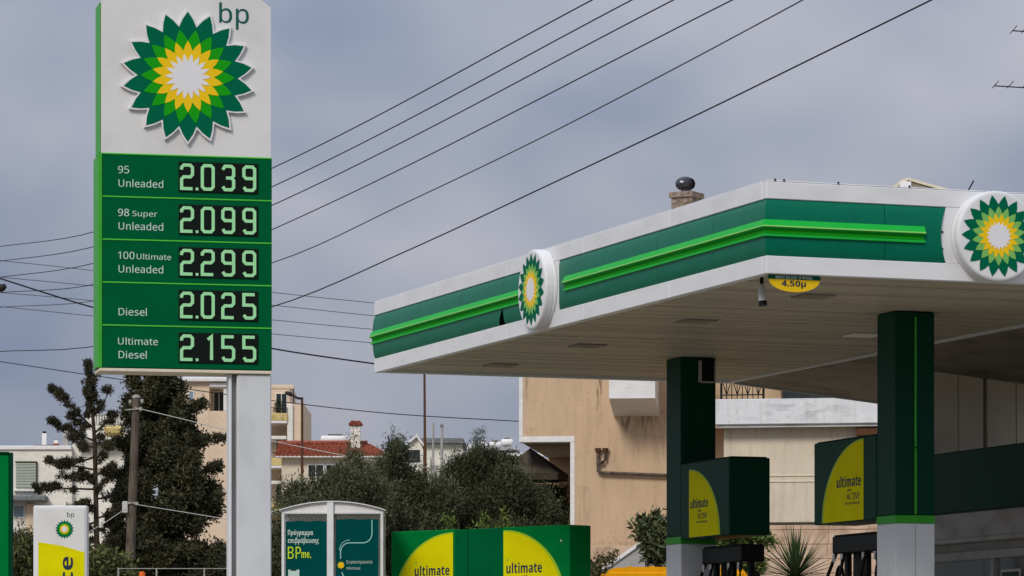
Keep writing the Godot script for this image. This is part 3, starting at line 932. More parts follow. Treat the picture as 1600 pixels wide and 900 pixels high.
# ---------------------------------------------------------------- shop
func make_shop() -> void:
	var t := thing("shop_building", "filling station shop with beige panelled wall and green band behind the right column", "shop", canopy_point(0, 0, 0), YAW)
	var x := 5.2
	# tall panelled wall facing the pumps
	for e in [[5.45, 6.104, -8.19], [6.110, 6.434, -8.187], [6.485, 6.865, -8.19], [6.871, 7.30, -8.188], [7.306, 7.72, -8.19], [7.726, 8.2, -8.19]]:
		part(t, "wall_panel", bevel(Vector3(e[0], 0.0, -8.30), Vector3(e[1], 4.90, e[2]), 0.008), mats.panel_beige)
	part(t, "wall_core", block(Vector3(5.46, 0.0, -8.5), Vector3(9.4, 4.88, -8.32)), mats.panel_beige)
	# low shop front, parallel to the canopy's long side
	part(t, "roof", block(Vector3(x + 0.1, 3.40, -8.15), Vector3(9.4, 3.50, -0.6)), mats.slab)
	part(t, "fascia", bevel(Vector3(x - 0.25, 2.92, -7.75), Vector3(x + 0.08, 3.60, -0.6), 0.015), mats.column_green)
	part(t, "band", bevel(Vector3(x - 0.22, 2.585, -7.75), Vector3(x + 0.08, 2.918, -0.6), 0.012), mats.shop_grey)
	part(t, "band_lip", bevel(Vector3(x - 0.245, 2.585, -7.75), Vector3(x - 0.2205, 2.63, -0.6), 0.005), mats.shop_grey)
	part(t, "lintel", bevel(Vector3(x - 0.03, 2.40, -7.75), Vector3(x + 0.10, 2.50, -0.6), 0.01), mats.shop_grey)
	part(t, "lintel_board", block(Vector3(x + 0.02, 2.5005, -7.75), Vector3(x + 0.08, 2.584, -0.6)), mats.shop_grey)
	for z in [-7.7, -5.55, -4.2, -2.6, -1.0]:
		part(t, "mullion", bevel(Vector3(x - 0.02, 0.0, z - 0.035), Vector3(x + 0.08, 2.3995, z + 0.035), 0.008), mats.shop_grey)
	var zs := [-7.7, -5.55, -4.2, -2.6, -1.0]
	for i in 4:
		part(t, "window_pane", block(Vector3(x + 0.025, 0.25, zs[i] + 0.036), Vector3(x + 0.031, 2.399, zs[i + 1] - 0.036)), mats.glass)
	part(t, "plinth", bevel(Vector3(x, 0.0, -8.06), Vector3(x + 0.07, 0.249, -1.0), 0.005), mats.shop_grey)
	# room behind the glass
	part(t, "back_wall", block(Vector3(9.2, 0.0, -8.15), Vector3(9.4, 3.40, -0.6)), mats.panel_beige)
	part(t, "ceiling", block(Vector3(x + 0.1, 2.75, -8.15), Vector3(9.2, 2.82, -0.6)), mats.slab)
	part(t, "end_wall", block(Vector3(x + 0.1, 0.0, -0.72), Vector3(9.2, 2.74, -0.6)), mats.panel_beige)
	part(t, "floor", block(Vector3(x + 0.08, 0.02, -8.15), Vector3(9.2, 0.06, -0.72)), mats.concrete)
	# shelving with goods and posters
	for i in 3:
		var s := thing("shop_shelf", ["wooden shop shelf with boxes behind the window beside the panelled wall", "shop shelf with pale boxes behind the middle shop window", "shop shelf with boxes behind the shop window with a poster"][i], "shelf", canopy_point(6.6, 0.06, -7.3 + i * 1.7), YAW, "shelves inside the shop")
		part(s, "upright", block(Vector3(0, 0, -0.5), Vector3(0.35, 2.3, -0.46)), mats.shelf)
		part(s, "upright", block(Vector3(0, 0, 0.46), Vector3(0.35, 2.3, 0.5)), mats.shelf)
		for k in 5:
			part(s, "board", block(Vector3(0, 0.3 + k * 0.45, -0.459), Vector3(0.35, 0.33 + k * 0.45, 0.459)), mats.shelf)
			if k < 5:
				for j in 4:
					part(s, "box", bevel(Vector3(0.05, 0.331 + k * 0.45, -0.42 + j * 0.22), Vector3(0.3, 0.331 + k * 0.45 + rng.randf_range(0.18, 0.34), -0.25 + j * 0.22), 0.01), [mats.paper, mats.shelf, mats.house_grey, mats.cream][(j + k + i) % 4])
	var p := thing("window_poster", "dark framed poster behind the shop window", "poster", canopy_point(x - 0.001, 0.0, -5.35), YAW)
	var b := Basis(Vector3.UP, -PI / 2)
	part(p, "frame", bevel(Vector3(-0.012, 1.5, 0), Vector3(-0.001, 2.27, 0.46), 0.003), mats.paper)
	part(p, "sheet", block(Vector3(-0.0135, 1.53, 0.03), Vector3(-0.0122, 2.24, 0.43)), mats.paper_dark)
	for k in 3:
		part(p, "printed_line", block(Vector3(-0.0145, 2.06 - k * 0.07, 0.08), Vector3(-0.0138, 2.09 - k * 0.07, 0.36 - k * 0.05)), mats.ink_mint)

# ---------------------------------------------------------------- free-standing boards
func make_boards() -> void:
	# double advertising board beside the beige building
	var yaw := deg_to_rad(-43.0)
	var o := Vector3((611.0 - 800.0) / F * 47.0, 0.0, -47.0)
	var t := thing("advertising_board", "wide green board with two yellow quarter ellipses before the dark trees", "advertising board", o, yaw)
	var e := on_face(o, yaw, 890.0, 821.0)
	var top := on_face(o, yaw, 611.0, 831.0).y
	var a0 := on_face(o, yaw, 708.0, 840.0).x
	var a1 := on_face(o, yaw, 787.0, 840.0).x
	var h := 0.96
	part(t, "panel", bevel(Vector3(0, top - h, -0.38), Vector3(a0 + 0.03, top, 0), 0.01), mats.board_green)
	part(t, "panel", bevel(Vector3(a1 - 0.03, top - h, -0.38), Vector3(e.x, top, 0), 0.01), mats.board_green)
	var m1 := on_face(o, yaw, 730.0, 840.0).x
	var m2 := on_face(o, yaw, 765.0, 840.0).x
	part(t, "spine", bevel(Vector3(a0 + 0.031, top - h - 0.4, -0.36), Vector3(m1, top - 0.006, -0.004), 0.01), mats.sign_green)
	part(t, "spine", bevel(Vector3(m1 + 0.001, top - h - 0.4, -0.36), Vector3(m2, top - 0.004, -0.012), 0.01), mats.sign_green)
	part(t, "spine", bevel(Vector3(m2 + 0.001, top - h - 0.4, -0.36), Vector3(a1 - 0.031, top - 0.002, -0.002), 0.01), mats.sign_green)
	part(t, "end_fixing", bevel(Vector3(e.x - 0.14, top - 0.20, 0.001), Vector3(e.x - 0.115, top - 0.175, 0.012), 0.003), mats.box_grey)
	part(t, "post", bevel(Vector3(m1 - 0.1, 0.02, -0.33), Vector3(m2 + 0.1, top - h - 0.401, -0.05), 0.02), mats.pole_white)
	for s in [0.25, e.x - 0.4]:
		part(t, "leg", bevel(Vector3(s, 0.02, -0.25), Vector3(s + 0.12, top - h - 0.001, -0.13), 0.01), mats.pole_white)
	var f := Node3D.new()
	f.name = "printed_face"
	f.position = Vector3(0, top - h + 0.03, 0.001)
	t.add_child(f)
	var wl := a0 - on_face(o, yaw, 618.0, 900.0).x
	ad_art(f, wl, h - 0.085, true, a0 - wl, 0.0)
	var wr := on_face(o, yaw, 880.0, 900.0).x - a1
	ad_art(f, wr, h - 0.085, false, a1, 0.0)
	# small totem by the trees
	var o2 := Vector3((52.0 - 800.0) / F * 40.0, 0.0, -40.0)
	var y2 := deg_to_rad(-2.0)
	var s2 := thing("small_totem", "narrow white and yellow totem sign with small sunflower emblem near the dark conifers", "totem sign", o2, y2)
	var w2 := on_face(o2, y2, 135.5, 800.0).x
	var t2 := on_face(o2, y2, 52.0, 790.0).y
	part(s2, "frame", bevel(Vector3(0, 0.1, -0.16), Vector3(w2, t2, 0), 0.012), mats.white)
	part(s2, "foot", bevel(Vector3(-0.1, 0.02, -0.3), Vector3(w2 + 0.1, 0.099, 0.14), 0.015), mats.concrete)
	part(s2, "face_panel", bevel(Vector3(0.045, 0.2, 0.0005), Vector3(w2 - 0.02, t2 - 0.03, 0.006), 0.002), mats.sign_white)
	var q0 := on_face(o2, y2, 60.0, 847.0)
	var q1 := on_face(o2, y2, 132.0, 863.0)
	part(s2, "yellow_field", prism(PackedVector2Array([Vector2(q0.x, 0.25), Vector2(q1.x, 0.25), q1, q0.lerp(q1, 0.5) + Vector2(0, 0.016), q0]), 0.0065, 0.008), mats.ad_yellow)
	var ec := on_face(o2, y2, 101.0, 827.0)
	emblem(s2, "emblem", Vector3(ec.x, ec.y, 0.0065), Basis(), 0.098, PI / 2, 0.0)
	var b0 := on_face(o2, y2, 105.0, 810.0)
	var b1 := on_face(o2, y2, 116.0, 800.0)
	text(s2, "lettering", "bp", Rect2(b0.x, b0.y, b1.x - b0.x, b1.y - b0.y), 0.0065, mats.ink_green)
	# the word runs upwards, ending at the top of the yellow field
	var c0 := on_face(o2, y2, 97.0, 870.0)
	var c1 := on_face(o2, y2, 114.0, 898.0)
	var word := text(s2, "lettering", "ultimate", Rect2(0, 0, 1.15, c1.x - c0.x + 0.035), 0.0, mats.ink_navy, "Droid Sans", 700)
	word.transform = Transform3D(Basis(Vector3.BACK, PI / 2), Vector3(c1.x + 0.004, c0.y - 1.15, 0.0085)) * word.transform
	# edge of another green board
	var o3 := P(19.5, 0, 30.0)
	o3.y = 0.0
	var t3 := thing("green_board", "plain dark green board end by the white block house", "board", o3, deg_to_rad(10.0))
	var yt := EYE + (HZ - 706.0) / F * 30.0
	part(t3, "panel", bevel(Vector3(-1.4, 1.0, -0.35), Vector3(-0.022, yt - 0.02, 0.0), 0.01), mats.board_green)
	part(t3, "edge_post", bevel(Vector3(-0.0215, 0.9, -0.36), Vector3(0.006, yt - 0.005, 0.012), 0.006), mats.column_green)
	part(t3, "cap", bevel(Vector3(-1.42, yt - 0.0195, -0.37), Vector3(-0.022, yt, 0.012), 0.005), mats.column_green)
	part(t3, "leg", bevel(Vector3(-0.3, 0.0, -0.25), Vector3(-0.2, 0.999, -0.1), 0.01), mats.pole_white)
	part(t3, "leg", bevel(Vector3(-1.2, 0.0, -0.25), Vector3(-1.1, 0.999, -0.1), 0.01), mats.pole_white)

func make_cage() -> void:
	# gas bottle cage with an arched roof and two teal posters
	var d := 46.0
	var o := Vector3((440.0 - 800.0) / F * d, 0.0, -d)
	var t := thing("bottle_cage", "white framed mesh cage with arched roof and two teal loyalty posters", "cage", o, 0.0)
	var X := func(px: float) -> float: return (px - 440.0) / F * d
	var Y := func(py: float) -> float: return EYE + (HZ - py) / F * d
	var w: float = X.call(599.0)
	var mid0: float = X.call(511.0)
	var mid1: float = X.call(521.5)
	var ye: float = Y.call(803.0)
	var ya: float = Y.call(785.5)
	var dep := 0.75
	for z in [0.0, -dep]:
		for x in [0.0, w - 0.035]:
			part(t, "post", bevel(Vector3(x, 0.02, z - 0.035), Vector3(x + 0.035, ye - 0.001, z), 0.004), mats.white)
	part(t, "centre_post", bevel(Vector3(mid0, 0.02, -0.06), Vector3(mid1, ya + 0.012, 0.025), 0.006), mats.white)
	for z in [0.0, -dep]:
		part(t, "rail", bevel(Vector3(0, ye, z - 0.035), Vector3(mid0 - 0.001, ye + 0.03, z), 0.004), mats.white)
		part(t, "rail", bevel(Vector3(mid1 + 0.001, ye, z - 0.035), Vector3(w, ye + 0.03, z), 0.004), mats.white)
	part(t, "side_rail", bevel(Vector3(0.0, ye, -dep + 0.001), Vector3(0.035, ye + 0.03, -0.036), 0.004), mats.white)
	part(t, "side_rail", bevel(Vector3(w - 0.035, ye, -dep + 0.001), Vector3(w, ye + 0.03, -0.036), 0.004), mats.white)
	# arched gable and roof sheet
	for half in 2:
		var poly := PackedVector2Array()
		var x0 := 0.0 if half == 0 else mid1 + 0.002
		var x1 := mid0 - 0.002 if half == 0 else w
		poly.append(Vector2(x0, ye + 0.031))
		poly.append(Vector2(x1, ye + 0.031))
		for i in 11:
			var x := lerpf(x1, x0, i / 10.0)
			var f := (x / w) * 2.0 - 1.0
			poly.append(Vector2(x, ye + 0.034 + (ya - ye - 0.034) * (1.0 - f * f)))
		part(t, "gable", prism(poly, -0.03, -0.012), mats.trim_white)
	var st := begin()
	for i in 20:
		var q: Array[Vector3] = []
		for k in 2:
			var f := (i + k) / 20.0
			var x := lerpf(-0.03, w + 0.03, f)
			var g := f * 2.0 - 1.0
			q.append(Vector3(x, ye + 0.038 + (ya - ye - 0.028) * (1.0 - g * g), 0))
		var u := Vector3(0, 0.012, 0)
		var b := Vector3(0, 0, -dep - 0.03)
		var fz := Vector3(0, 0, 0.03)
		quad_n(st, q[0] + u + fz, q[1] + u + fz, q[1] + u + b, q[0] + u + b, Vector3.UP, 1)
		quad_n(st, q[0] + fz, q[1] + fz, q[1] + b, q[0] + b, Vector3.DOWN, 2)
		quad_n(st, q[0] + fz, q[1] + fz, q[1] + u + fz, q[0] + u + fz, Vector3.BACK)
		quad_n(st, q[0] + b, q[1] + b, q[1] + u + b, q[0] + u + b, Vector3.FORWARD)
	part(t, "roof", done(st), mats.white)
	# wire mesh, zigzag strands woven in front of the dark interior
	for half in 2:
		var x0: float = 0.036 if half == 0 else mid1 + 0.004
		var x1: float = mid0 - 0.004 if half == 0 else w - 0.036
		var ms := begin()
		var y := ye - 0.005
		while y > 0.3:
			for s in 2:
				var pts := []
				var x := x0
				var flip := s == 0
				while x < x1:
					pts.append(Vector3(x, y - (0.055 if flip else 0.0), -0.045 - 0.003 * s))
					flip = not flip
					x += 0.05
				add_tube(ms, pts, [0.0035], 3)
			y -= 0.055
		var mm := part(t, "wire_mesh", done(ms), mats.box_grey)
		mm.set_meta("kind", "stuff")
	part(t, "back_panel", block(Vector3(0.036, 0.05, -dep + 0.002), Vector3(w - 0.036, ye - 0.002, -dep + 0.012)), mats.box_grey)
	# posters
	var PT := {}
	for half in 2:
		var a: float = X.call(446.0 if half == 0 else 524.5)
		var b: float = X.call(510.0 if half == 0 else 591.0)
		var yt: float = Y.call(814.0 if half == 0 else 811.0)
		var p := thing("loyalty_poster", ["teal poster with white heading and lime letters tied to the mesh cage", "teal poster with curved pale line and star tied to the mesh cage"][half], "poster", o + Vector3(0, 0, -0.036), 0.0, "posters on the mesh cage")
		var sh := begin()
		# slightly billowing sheet
		for i in 10:
			for j in 14:
				var v: Array[Vector3] = []
				for k in [[0, 0], [1, 0], [1, 1], [0, 1]]:
					var fx: float = (i + k[0]) / 10.0
					var fy: float = (j + k[1]) / 14.0
					var sag := 0.012 * sin(fx * PI * 3.0) * (fy if fy < 0.5 else 1.0 - fy) if fy > 0.92 else 0.0
					v.append(Vector3(lerpf(a, b, fx), lerpf(1.0, yt, fy) - sag - (0.006 * sin(fx * 14.0) if j + k[1] == 14 else 0.0), 0.002 * sin(fx * 7.0 + fy * 5.0)))
				quad_n(sh, v[0], v[1], v[2], v[3], Vector3.BACK, 1)
				quad_n(sh, v[0] - Vector3(0, 0, 0.003), v[1] - Vector3(0, 0, 0.003), v[2] - Vector3(0, 0, 0.003), v[3] - Vector3(0, 0, 0.003), Vector3.FORWARD, 2)
		part(p, "sheet", done(sh), mats.teal)
		var rect := func(px0: float, px1: float, py0: float, py1: float) -> Rect2:
			return Rect2(X.call(px0), Y.call(py1), X.call(px1) - X.call(px0), Y.call(py0) - Y.call(py1))
		if half == 0:
			text(p, "lettering", "Πρόγραμμα", rect.call(449.5, 489.0, 827.5, 838.5), 0.006, mats.ink_white, "Droid Sans", 700)
			text(p, "lettering", "επιβράβευσης", rect.call(449.5, 498.0, 840.0, 851.0), 0.006, mats.ink_white, "Droid Sans", 700)
			text(p, "lettering", "BP", rect.call(449.5, 470.0, 854.0, 873.0), 0.006, mats.ink_lime)
			text(p, "lettering", "me.", rect.call(470.8, 486.0, 862.5, 872.0), 0.006, mats.ink_lime, "Droid Sans", 700)
			part(p, "phone_print", bevel(Vector3(X.call(450.0), 1.6, 0.0055), Vector3(X.call(467.5), Y.call(890.0), 0.0065), 0.0003), mats.ink_white)
			part(p, "phone_notch", block(Vector3(X.call(454.0), Y.call(891.8), 0.0068), Vector3(X.call(463.0), Y.call(889.8), 0.0076)), mats.ink_navy)
		else:
			var line := PackedVector2Array()
			for k in [[581.0, 812.0], [581.0, 828.0]]:
				line.append(Vector2(X.call(k[0]), Y.call(k[1])))
			for i in 9:
				var an := PI / 2 * i / 8.0
				line.append(Vector2(X.call(567.0 + 14.0 * cos(an)), Y.call(834.0 + 14.0 * sin(an))))
			line.append(Vector2(X.call(548.0), Y.call(848.0)))
			for i in 9:
				var an := PI / 2 * i / 8.0
				line.append(Vector2(X.call(546.0 - 14.0 * sin(an)), Y.call(862.0 - 14.0 * cos(an))))
			line.append(Vector2(X.call(532.0), Y.call(873.0)))
			part(p, "printed_line", prism(ribbon_poly(line, 0.012), 0.005, 0.006), mats.ink_mint)
			var l2 := PackedVector2Array()
			for i in 7:
				var an := PI / 2 * i / 6.0
				l2.append(Vector2(X.call(546.0 - 16.0 * sin(an)), Y.call(860.0 - 16.5 * cos(an))))
			part(p, "printed_line", prism(ribbon_poly(l2, 0.007), 0.0065, 0.007), mats.ink_mint)
			var sp := PackedVector2Array()
			for i in 16:
				var an := TAU * i / 16.0
				var rr := 0.045 if i % 2 == 0 else 0.034
				sp.append(Vector2(X.call(532.5) + cos(an) * rr, Y.call(883.0) + sin(an) * rr))
			part(p, "printed_star", prism(sp, 0.005, 0.006), mats.petal_yellow)
			text(p, "lettering", "Συγκεντρώνετε", rect.call(541.0, 582.0, 875.0, 882.0), 0.006, mats.ink_white)
			text(p, "lettering", "πόντους", rect.call(541.0, 563.0, 885.0, 891.0), 0.006, mats.ink_white)
			var l3 := PackedVector2Array([Vector2(X.call(534.0), Y.call(894.0)), Vector2(X.call(536.0), Y.call(899.0)), Vector2(X.call(537.0), Y.call(912.0))])
			part(p, "printed_line", prism(ribbon_poly(l3, 0.012), 0.005, 0.006), mats.ink_mint)

# ---------------------------------------------------------------- buildings
func plaster(key: String, base: Color, w: float, h: float, stains: Array, seed_v: int, fx := 11.0, fy := 1.6) -> StandardMaterial3D:
	# stained render: stains are [s0, s1, y0, y1, strength] patches of dirty drips on a wall w by h metres
	var iw := 768
	var ih := int(768.0 * h / w) if h < w else 768
	if h >= w:
		iw = int(768.0 * w / h)
	var n := FastNoiseLite.new()
	n.seed = seed_v
	n.frequency = 0.9
	n.fractal_octaves = 5
	var d := FastNoiseLite.new()
	d.seed = seed_v + 5
	d.frequency = 1.0
	d.fractal_octaves = 4
	var img := Image.create(iw, ih, false, Image.FORMAT_RGB8)
	for j in ih:
		var y := (1.0 - (j + 0.5) / ih) * h
		for i in iw:
			var s := (i + 0.5) / iw * w
			var v := n.get_noise_2d(s, y)
			var f := 1.0 + 0.10 * v + 0.05 * n.get_noise_2d(s * 9.0, y * 9.0)
			var drip := d.get_noise_2d(s * 5.0, y * 0.55)
			f -= 0.10 * clampf(drip * 2.0 - 0.15, 0.0, 1.0)
			# hairline cracks where the coat has moved
			if v > 0.05 and absf(d.get_noise_2d(s * 1.4 + 40.0, y * 1.4)) < 0.010:
				f *= 0.80
			var c := Color(base.r * f, base.g * f * (1.0 - 0.02 * drip), base.b * f * (1.0 - 0.05 * drip))
			for st in stains:
				if s > st[0] and s < st[1] and y > st[2] and y < st[3]:
					var e: float = minf(minf(s - st[0], st[1] - s) / ((st[1] - st[0]) * 0.3), (y - st[2]) / ((st[3] - st[2]) * 0.6))
					e = clampf(e, 0.0, 1.0)
					var k: float = clampf(0.35 + d.get_noise_2d(s * fx + 7.0, y * fy) * 1.6, 0.0, 1.0) * e * st[4]
					c = c.lerp(c * 0.16, k)
			img.set_pixel(i, j, c.linear_to_srgb())
	var m := StandardMaterial3D.new()
	m.albedo_texture = ImageTexture.create_from_image(img)
	m.roughness = 0.92
	m.metallic_specular = 0.3
	mats[key] = m
	return m

func sheet(x0: float, y0: float, x1: float, y1: float, z: float, w: float, h: float, sx := 0.0) -> ArrayMesh:
	# a rendered coat 6 mm thick, its uv laid out over a wall w by h
	var st := begin()
	st.set_smooth_group(-1)
	var v := [Vector2(x0, y0), Vector2(x0, y1), Vector2(x1, y1), Vector2(x0, y0), Vector2(x1, y1), Vector2(x1, y0)]
	for p in v:
		st.set_uv(Vector2((p.x - sx) / w, 1.0 - p.y / h))
		st.add_vertex(Vector3(p.x, p.y, z))
	return done(st)

func window(parent: Node3D, x0: float, y0: float, x1: float, y1: float, z: float, glass: Material, frame: Material, bars := 1) -> void:
	var b := part(parent, "window", bevel(Vector3(x0, y0, z - 0.02), Vector3(x1, y1, z + 0.01), 0.004), glass)
	var t := 0.06
	part(b, "frame", bevel(Vector3(x0 - t, y0 - t, z), Vector3(x1 + t, y0, z + 0.05), 0.01), frame)
	part(b, "frame", bevel(Vector3(x0 - t, y1, z), Vector3(x1 + t, y1 + t, z + 0.05), 0.01), frame)
	part(b, "frame", bevel(Vector3(x0 - t, y0 + 0.001, z), Vector3(x0, y1 - 0.001, z + 0.05), 0.01), frame)
	part(b, "frame", bevel(Vector3(x1, y0 + 0.001, z), Vector3(x1 + t, y1 - 0.001, z + 0.05), 0.01), frame)
	for i in bars:
		var x := lerpf(x0, x1, (i + 1.0) / (bars + 1.0))
		part(b, "bar", bevel(Vector3(x - 0.025, y0 + 0.001, z + 0.0105), Vector3(x + 0.025, y1 - 0.001, z + 0.04), 0.008), frame)

func make_tan_building() -> void:
	var D := 95.0
	var yaw := deg_to_rad(-6.6)
	var o := Vector3((811.0 - 800.0) / F * D, 0.0, -D)
	var t := thing("stained_house", "big tan plastered house with stained walls and white corner trim behind the pumps", "house", o, yaw)
	var at := func(px: float, py: float) -> Vector2: return on_face(o, yaw, px, py)
	var W: float = at.call(1150.0, 700.0).x
	var xn: float = at.call(891.0, 700.0).x       # edge of the lower storey
	var xn2: float = at.call(898.0, 700.0).x
	var yo: float = at.call(850.0, 691.0).y        # underside of the overhang
	var yo2: float = at.call(850.0, 682.0).y
	var H := 11.2
	var st := begin()
	part(t, "upper_wall", block(Vector3(0.1, yo2, -7.0), Vector3(W, H, -0.008)), mats.tan)
	part(t, "lower_wall", block(Vector3(xn2 - 0.02, 0.0, -7.0), Vector3(W, yo2 - 0.001, -0.008)), mats.tan)
	var R := func(a: float, b: float, c: float, d: float, k: float) -> Array:
		var p: Vector2 = at.call(a, d)
		var q: Vector2 = at.call(b, c)
		return [p.x, q.x, p.y, q.y, k]
	var stains := [R.call(931.0, 941.0, 560.0, 668.0, 0.95), R.call(968.0, 990.0, 640.0, 690.0, 0.75), R.call(985.0, 1045.0, 640.0, 676.0, 0.55), R.call(1000.0, 1012.0, 640.0, 720.0, 0.3), R.call(811.0, 826.0, 560.0, 640.0, 0.7), R.call(818.0, 842.0, 668.0, 684.0, 0.3), R.call(898.0, 1042.0, 846.0, 856.0, 0.30), R.call(900.0, 925.0, 760.0, 840.0, 0.25), R.call(1020.0, 1042.0, 680.0, 760.0, 0.2)]
	var m := plaster("tan_plaster", Color(0.59, 0.425, 0.28), W, H, stains, 21)
	part(t, "wall_coat", sheet(0.1, yo2 + 0.002, W, H, 0.0, W, H), m)
	part(t, "wall_coat", sheet(xn2, 0.0, W, yo2 + 0.002, 0.0, W, H), m)
	part(t, "corner_trim", bevel(Vector3(0.0, yo2 + 0.002, -0.3), Vector3(0.0985, H, 0.012), 0.01), mats.trim_white)
	part(t, "overhang_trim", bevel(Vector3(0.0, yo, -0.3), Vector3(xn2, yo2, 0.015), 0.01), mats.trim_white)
	part(t, "corner_trim", bevel(Vector3(xn, 0.0, -0.3), Vector3(xn2, yo - 0.001, 0.012), 0.01), mats.trim_white)
	part(t, "overhang_soffit", block(Vector3(0.02, yo + 0.02, -6.9), Vector3(xn2 - 0.03, yo2 - 0.003, -0.31)), mats.slab)
	part(t, "recess_wall", block(Vector3(-1.2, 0.0, -6.9), Vector3(xn2 - 0.04, yo + 0.01, -6.7)), mats.tan)
	# plinth line
	var yp: float = at.call(950.0, 853.0).y
	part(t, "plinth", bevel(Vector3(xn2 + 0.002, 0.0, 0.001), Vector3(W, yp, 0.035), 0.012), mats.salmon)
	# boxed bay
	var b0: Vector2 = at.call(951.0, 628.0)
	var b1: Vector2 = at.call(1022.0, 590.0)
	var bz := 1.35
	var bay := begin()
	var bp := [Vector2(0.002, b0.y - 0.36), Vector2(0.002, b1.y + 0.6), Vector2(bz, b1.y + 0.6), Vector2(bz, b0.y - 0.02)]
	for e in 4:
		var u: Vector2 = bp[e]
		var v: Vector2 = bp[(e + 1) % 4]
		quad_n(bay, Vector3(b0.x + 0.13, u.y, u.x), Vector3(b1.x + 0.13, u.y, u.x), Vector3(b1.x + 0.13, v.y, v.x), Vector3(b0.x + 0.13, v.y, v.x), Vector3(0, (u.y + v.y) / 2.0 - b1.y, (u.x + v.x) / 2.0 - bz / 2.0))
	for x in [b0.x + 0.13, b1.x + 0.13]:
		quad_n(bay, Vector3(x, bp[0].y, bp[0].x), Vector3(x, bp[1].y, bp[1].x), Vector3(x, bp[2].y, bp[2].x), Vector3(x, bp[3].y, bp[3].x), Vector3.LEFT if x < b1.x else Vector3.RIGHT)
	part(t, "bay", done(bay), mats.trim_white)
	# rain hoppers and downpipes
	var pz := 0.1
	var hp := func(px: float, py: float) -> Vector3:
		var v: Vector2 = at.call(px, py)
		return Vector3(v.x, v.y, pz)
	part(t, "downpipe", tube([hp.call(935.0, 708.0), hp.call(935.0, 722.0), hp.call(935.5, 737.0), hp.call(940.0, 739.0), hp.call(1090.0, 745.0)], [0.042], 10), mats.pipe)
	part(t, "branch_pipe", tube([hp.call(946.5, 708.0), hp.call(946.5, 718.0), hp.call(944.0, 722.0), hp.call(935.5, 724.0)], [0.042], 10), mats.pipe)
	for px in [935.0, 946.5]:
		var c: Vector3 = hp.call(px, 704.0)
		var hop := begin()
		for r in 1:
			add_tube(hop, [c + Vector3(0, -0.07, 0), c, c + Vector3(0, 0.04, 0), c + Vector3(0, 0.05, 0)], [0.05, 0.075, 0.075, 0.09], 12)
		part(t, "hopper", done(hop), mats.rust)
	part(t, "roof_slab", bevel(Vector3(-0.1, H + 0.001, -7.1), Vector3(W + 0.1, H + 0.18, 0.1), 0.02), mats.trim_white)
	# chimney with its turbine cowl
	var c0 := P(1049.0, 330.0, 97.0)
	var c1 := P(1108.0, 303.0, 97.0)
	var ch := thing("chimney", "masonry chimney with a flat cap rising above the canopy's edge", "chimney", Vector3(c0.x, H + 0.18, -97.0), deg_to_rad(-30.0))
	var cw := (c1.x - c0.x) * 0.60
	var chh := c1.y - H - 0.18
	for i in int(chh / 0.14):
		var br := 4
		for j in br:
			var off := (0.5 if i % 2 else 0.0)
			var xa := clampf((j - off) * cw / (br - 0.5), 0.0, cw)
			var xb := clampf((j + 1 - off) * cw / (br - 0.5) - 0.008, 0.0, cw)
			if xb - xa > 0.03:
				part(ch, "brick", bevel(Vector3(xa, i * 0.14, -0.08), Vector3(xb, i * 0.14 + 0.13, 0.006), 0.006), mats.brick)
	part(ch, "core", block(Vector3(0.004, 0, -cw), Vector3(cw - 0.004, int(chh / 0.14) * 0.14, -0.004)), mats.brick)
	part(ch, "cap", bevel(Vector3(-0.05, int(chh / 0.14) * 0.14 + 0.001, -cw - 0.05), Vector3(cw + 0.05, chh + 0.04, 0.06), 0.015), mats.brick)
	var vc := P(1078.0, 300.0, 97.2)
	var v := thing("turbine_vent", "round metal turbine cowl on top of the masonry chimney", "roof vent", Vector3(ch.position.x + 0.36, ch.position.y + chh + 0.04, -97.0 - 0.13))
	part(v, "neck", tube([Vector3.ZERO, Vector3(0, 0.08, 0)], [0.12], 16), mats.chrome)
	var blades := 20
	for i in blades:
		var bl := begin()
		for k in 8:
			var q: Array[Vector3] = []
			for e in [[0, 0], [1, 0], [1, 1], [0, 1]]:
				var f: float = (k + e[1]) / 8.0
				var r := 0.13 + 0.105 * pow(sin(f * PI), 0.6)
				var a: float = TAU * (i + e[0] * 0.9) / blades + f * 0.5
				r += 0.02 * e[0]
				q.append(Vector3(cos(a) * r, 0.08 + f * 0.30, sin(a) * r))
			quad_n(bl, q[0], q[1], q[2], q[3], q[0] + q[2] - Vector3(0, 0.5, 0), 1)
		part(v, "blade", done(bl), mats.chrome)
	part(v, "crown", tube([Vector3(0, 0.375, 0), Vector3(0, 0.40, 0), Vector3(0, 0.415, 0)], [0.125, 0.11, 0.02], 16), mats.chrome)

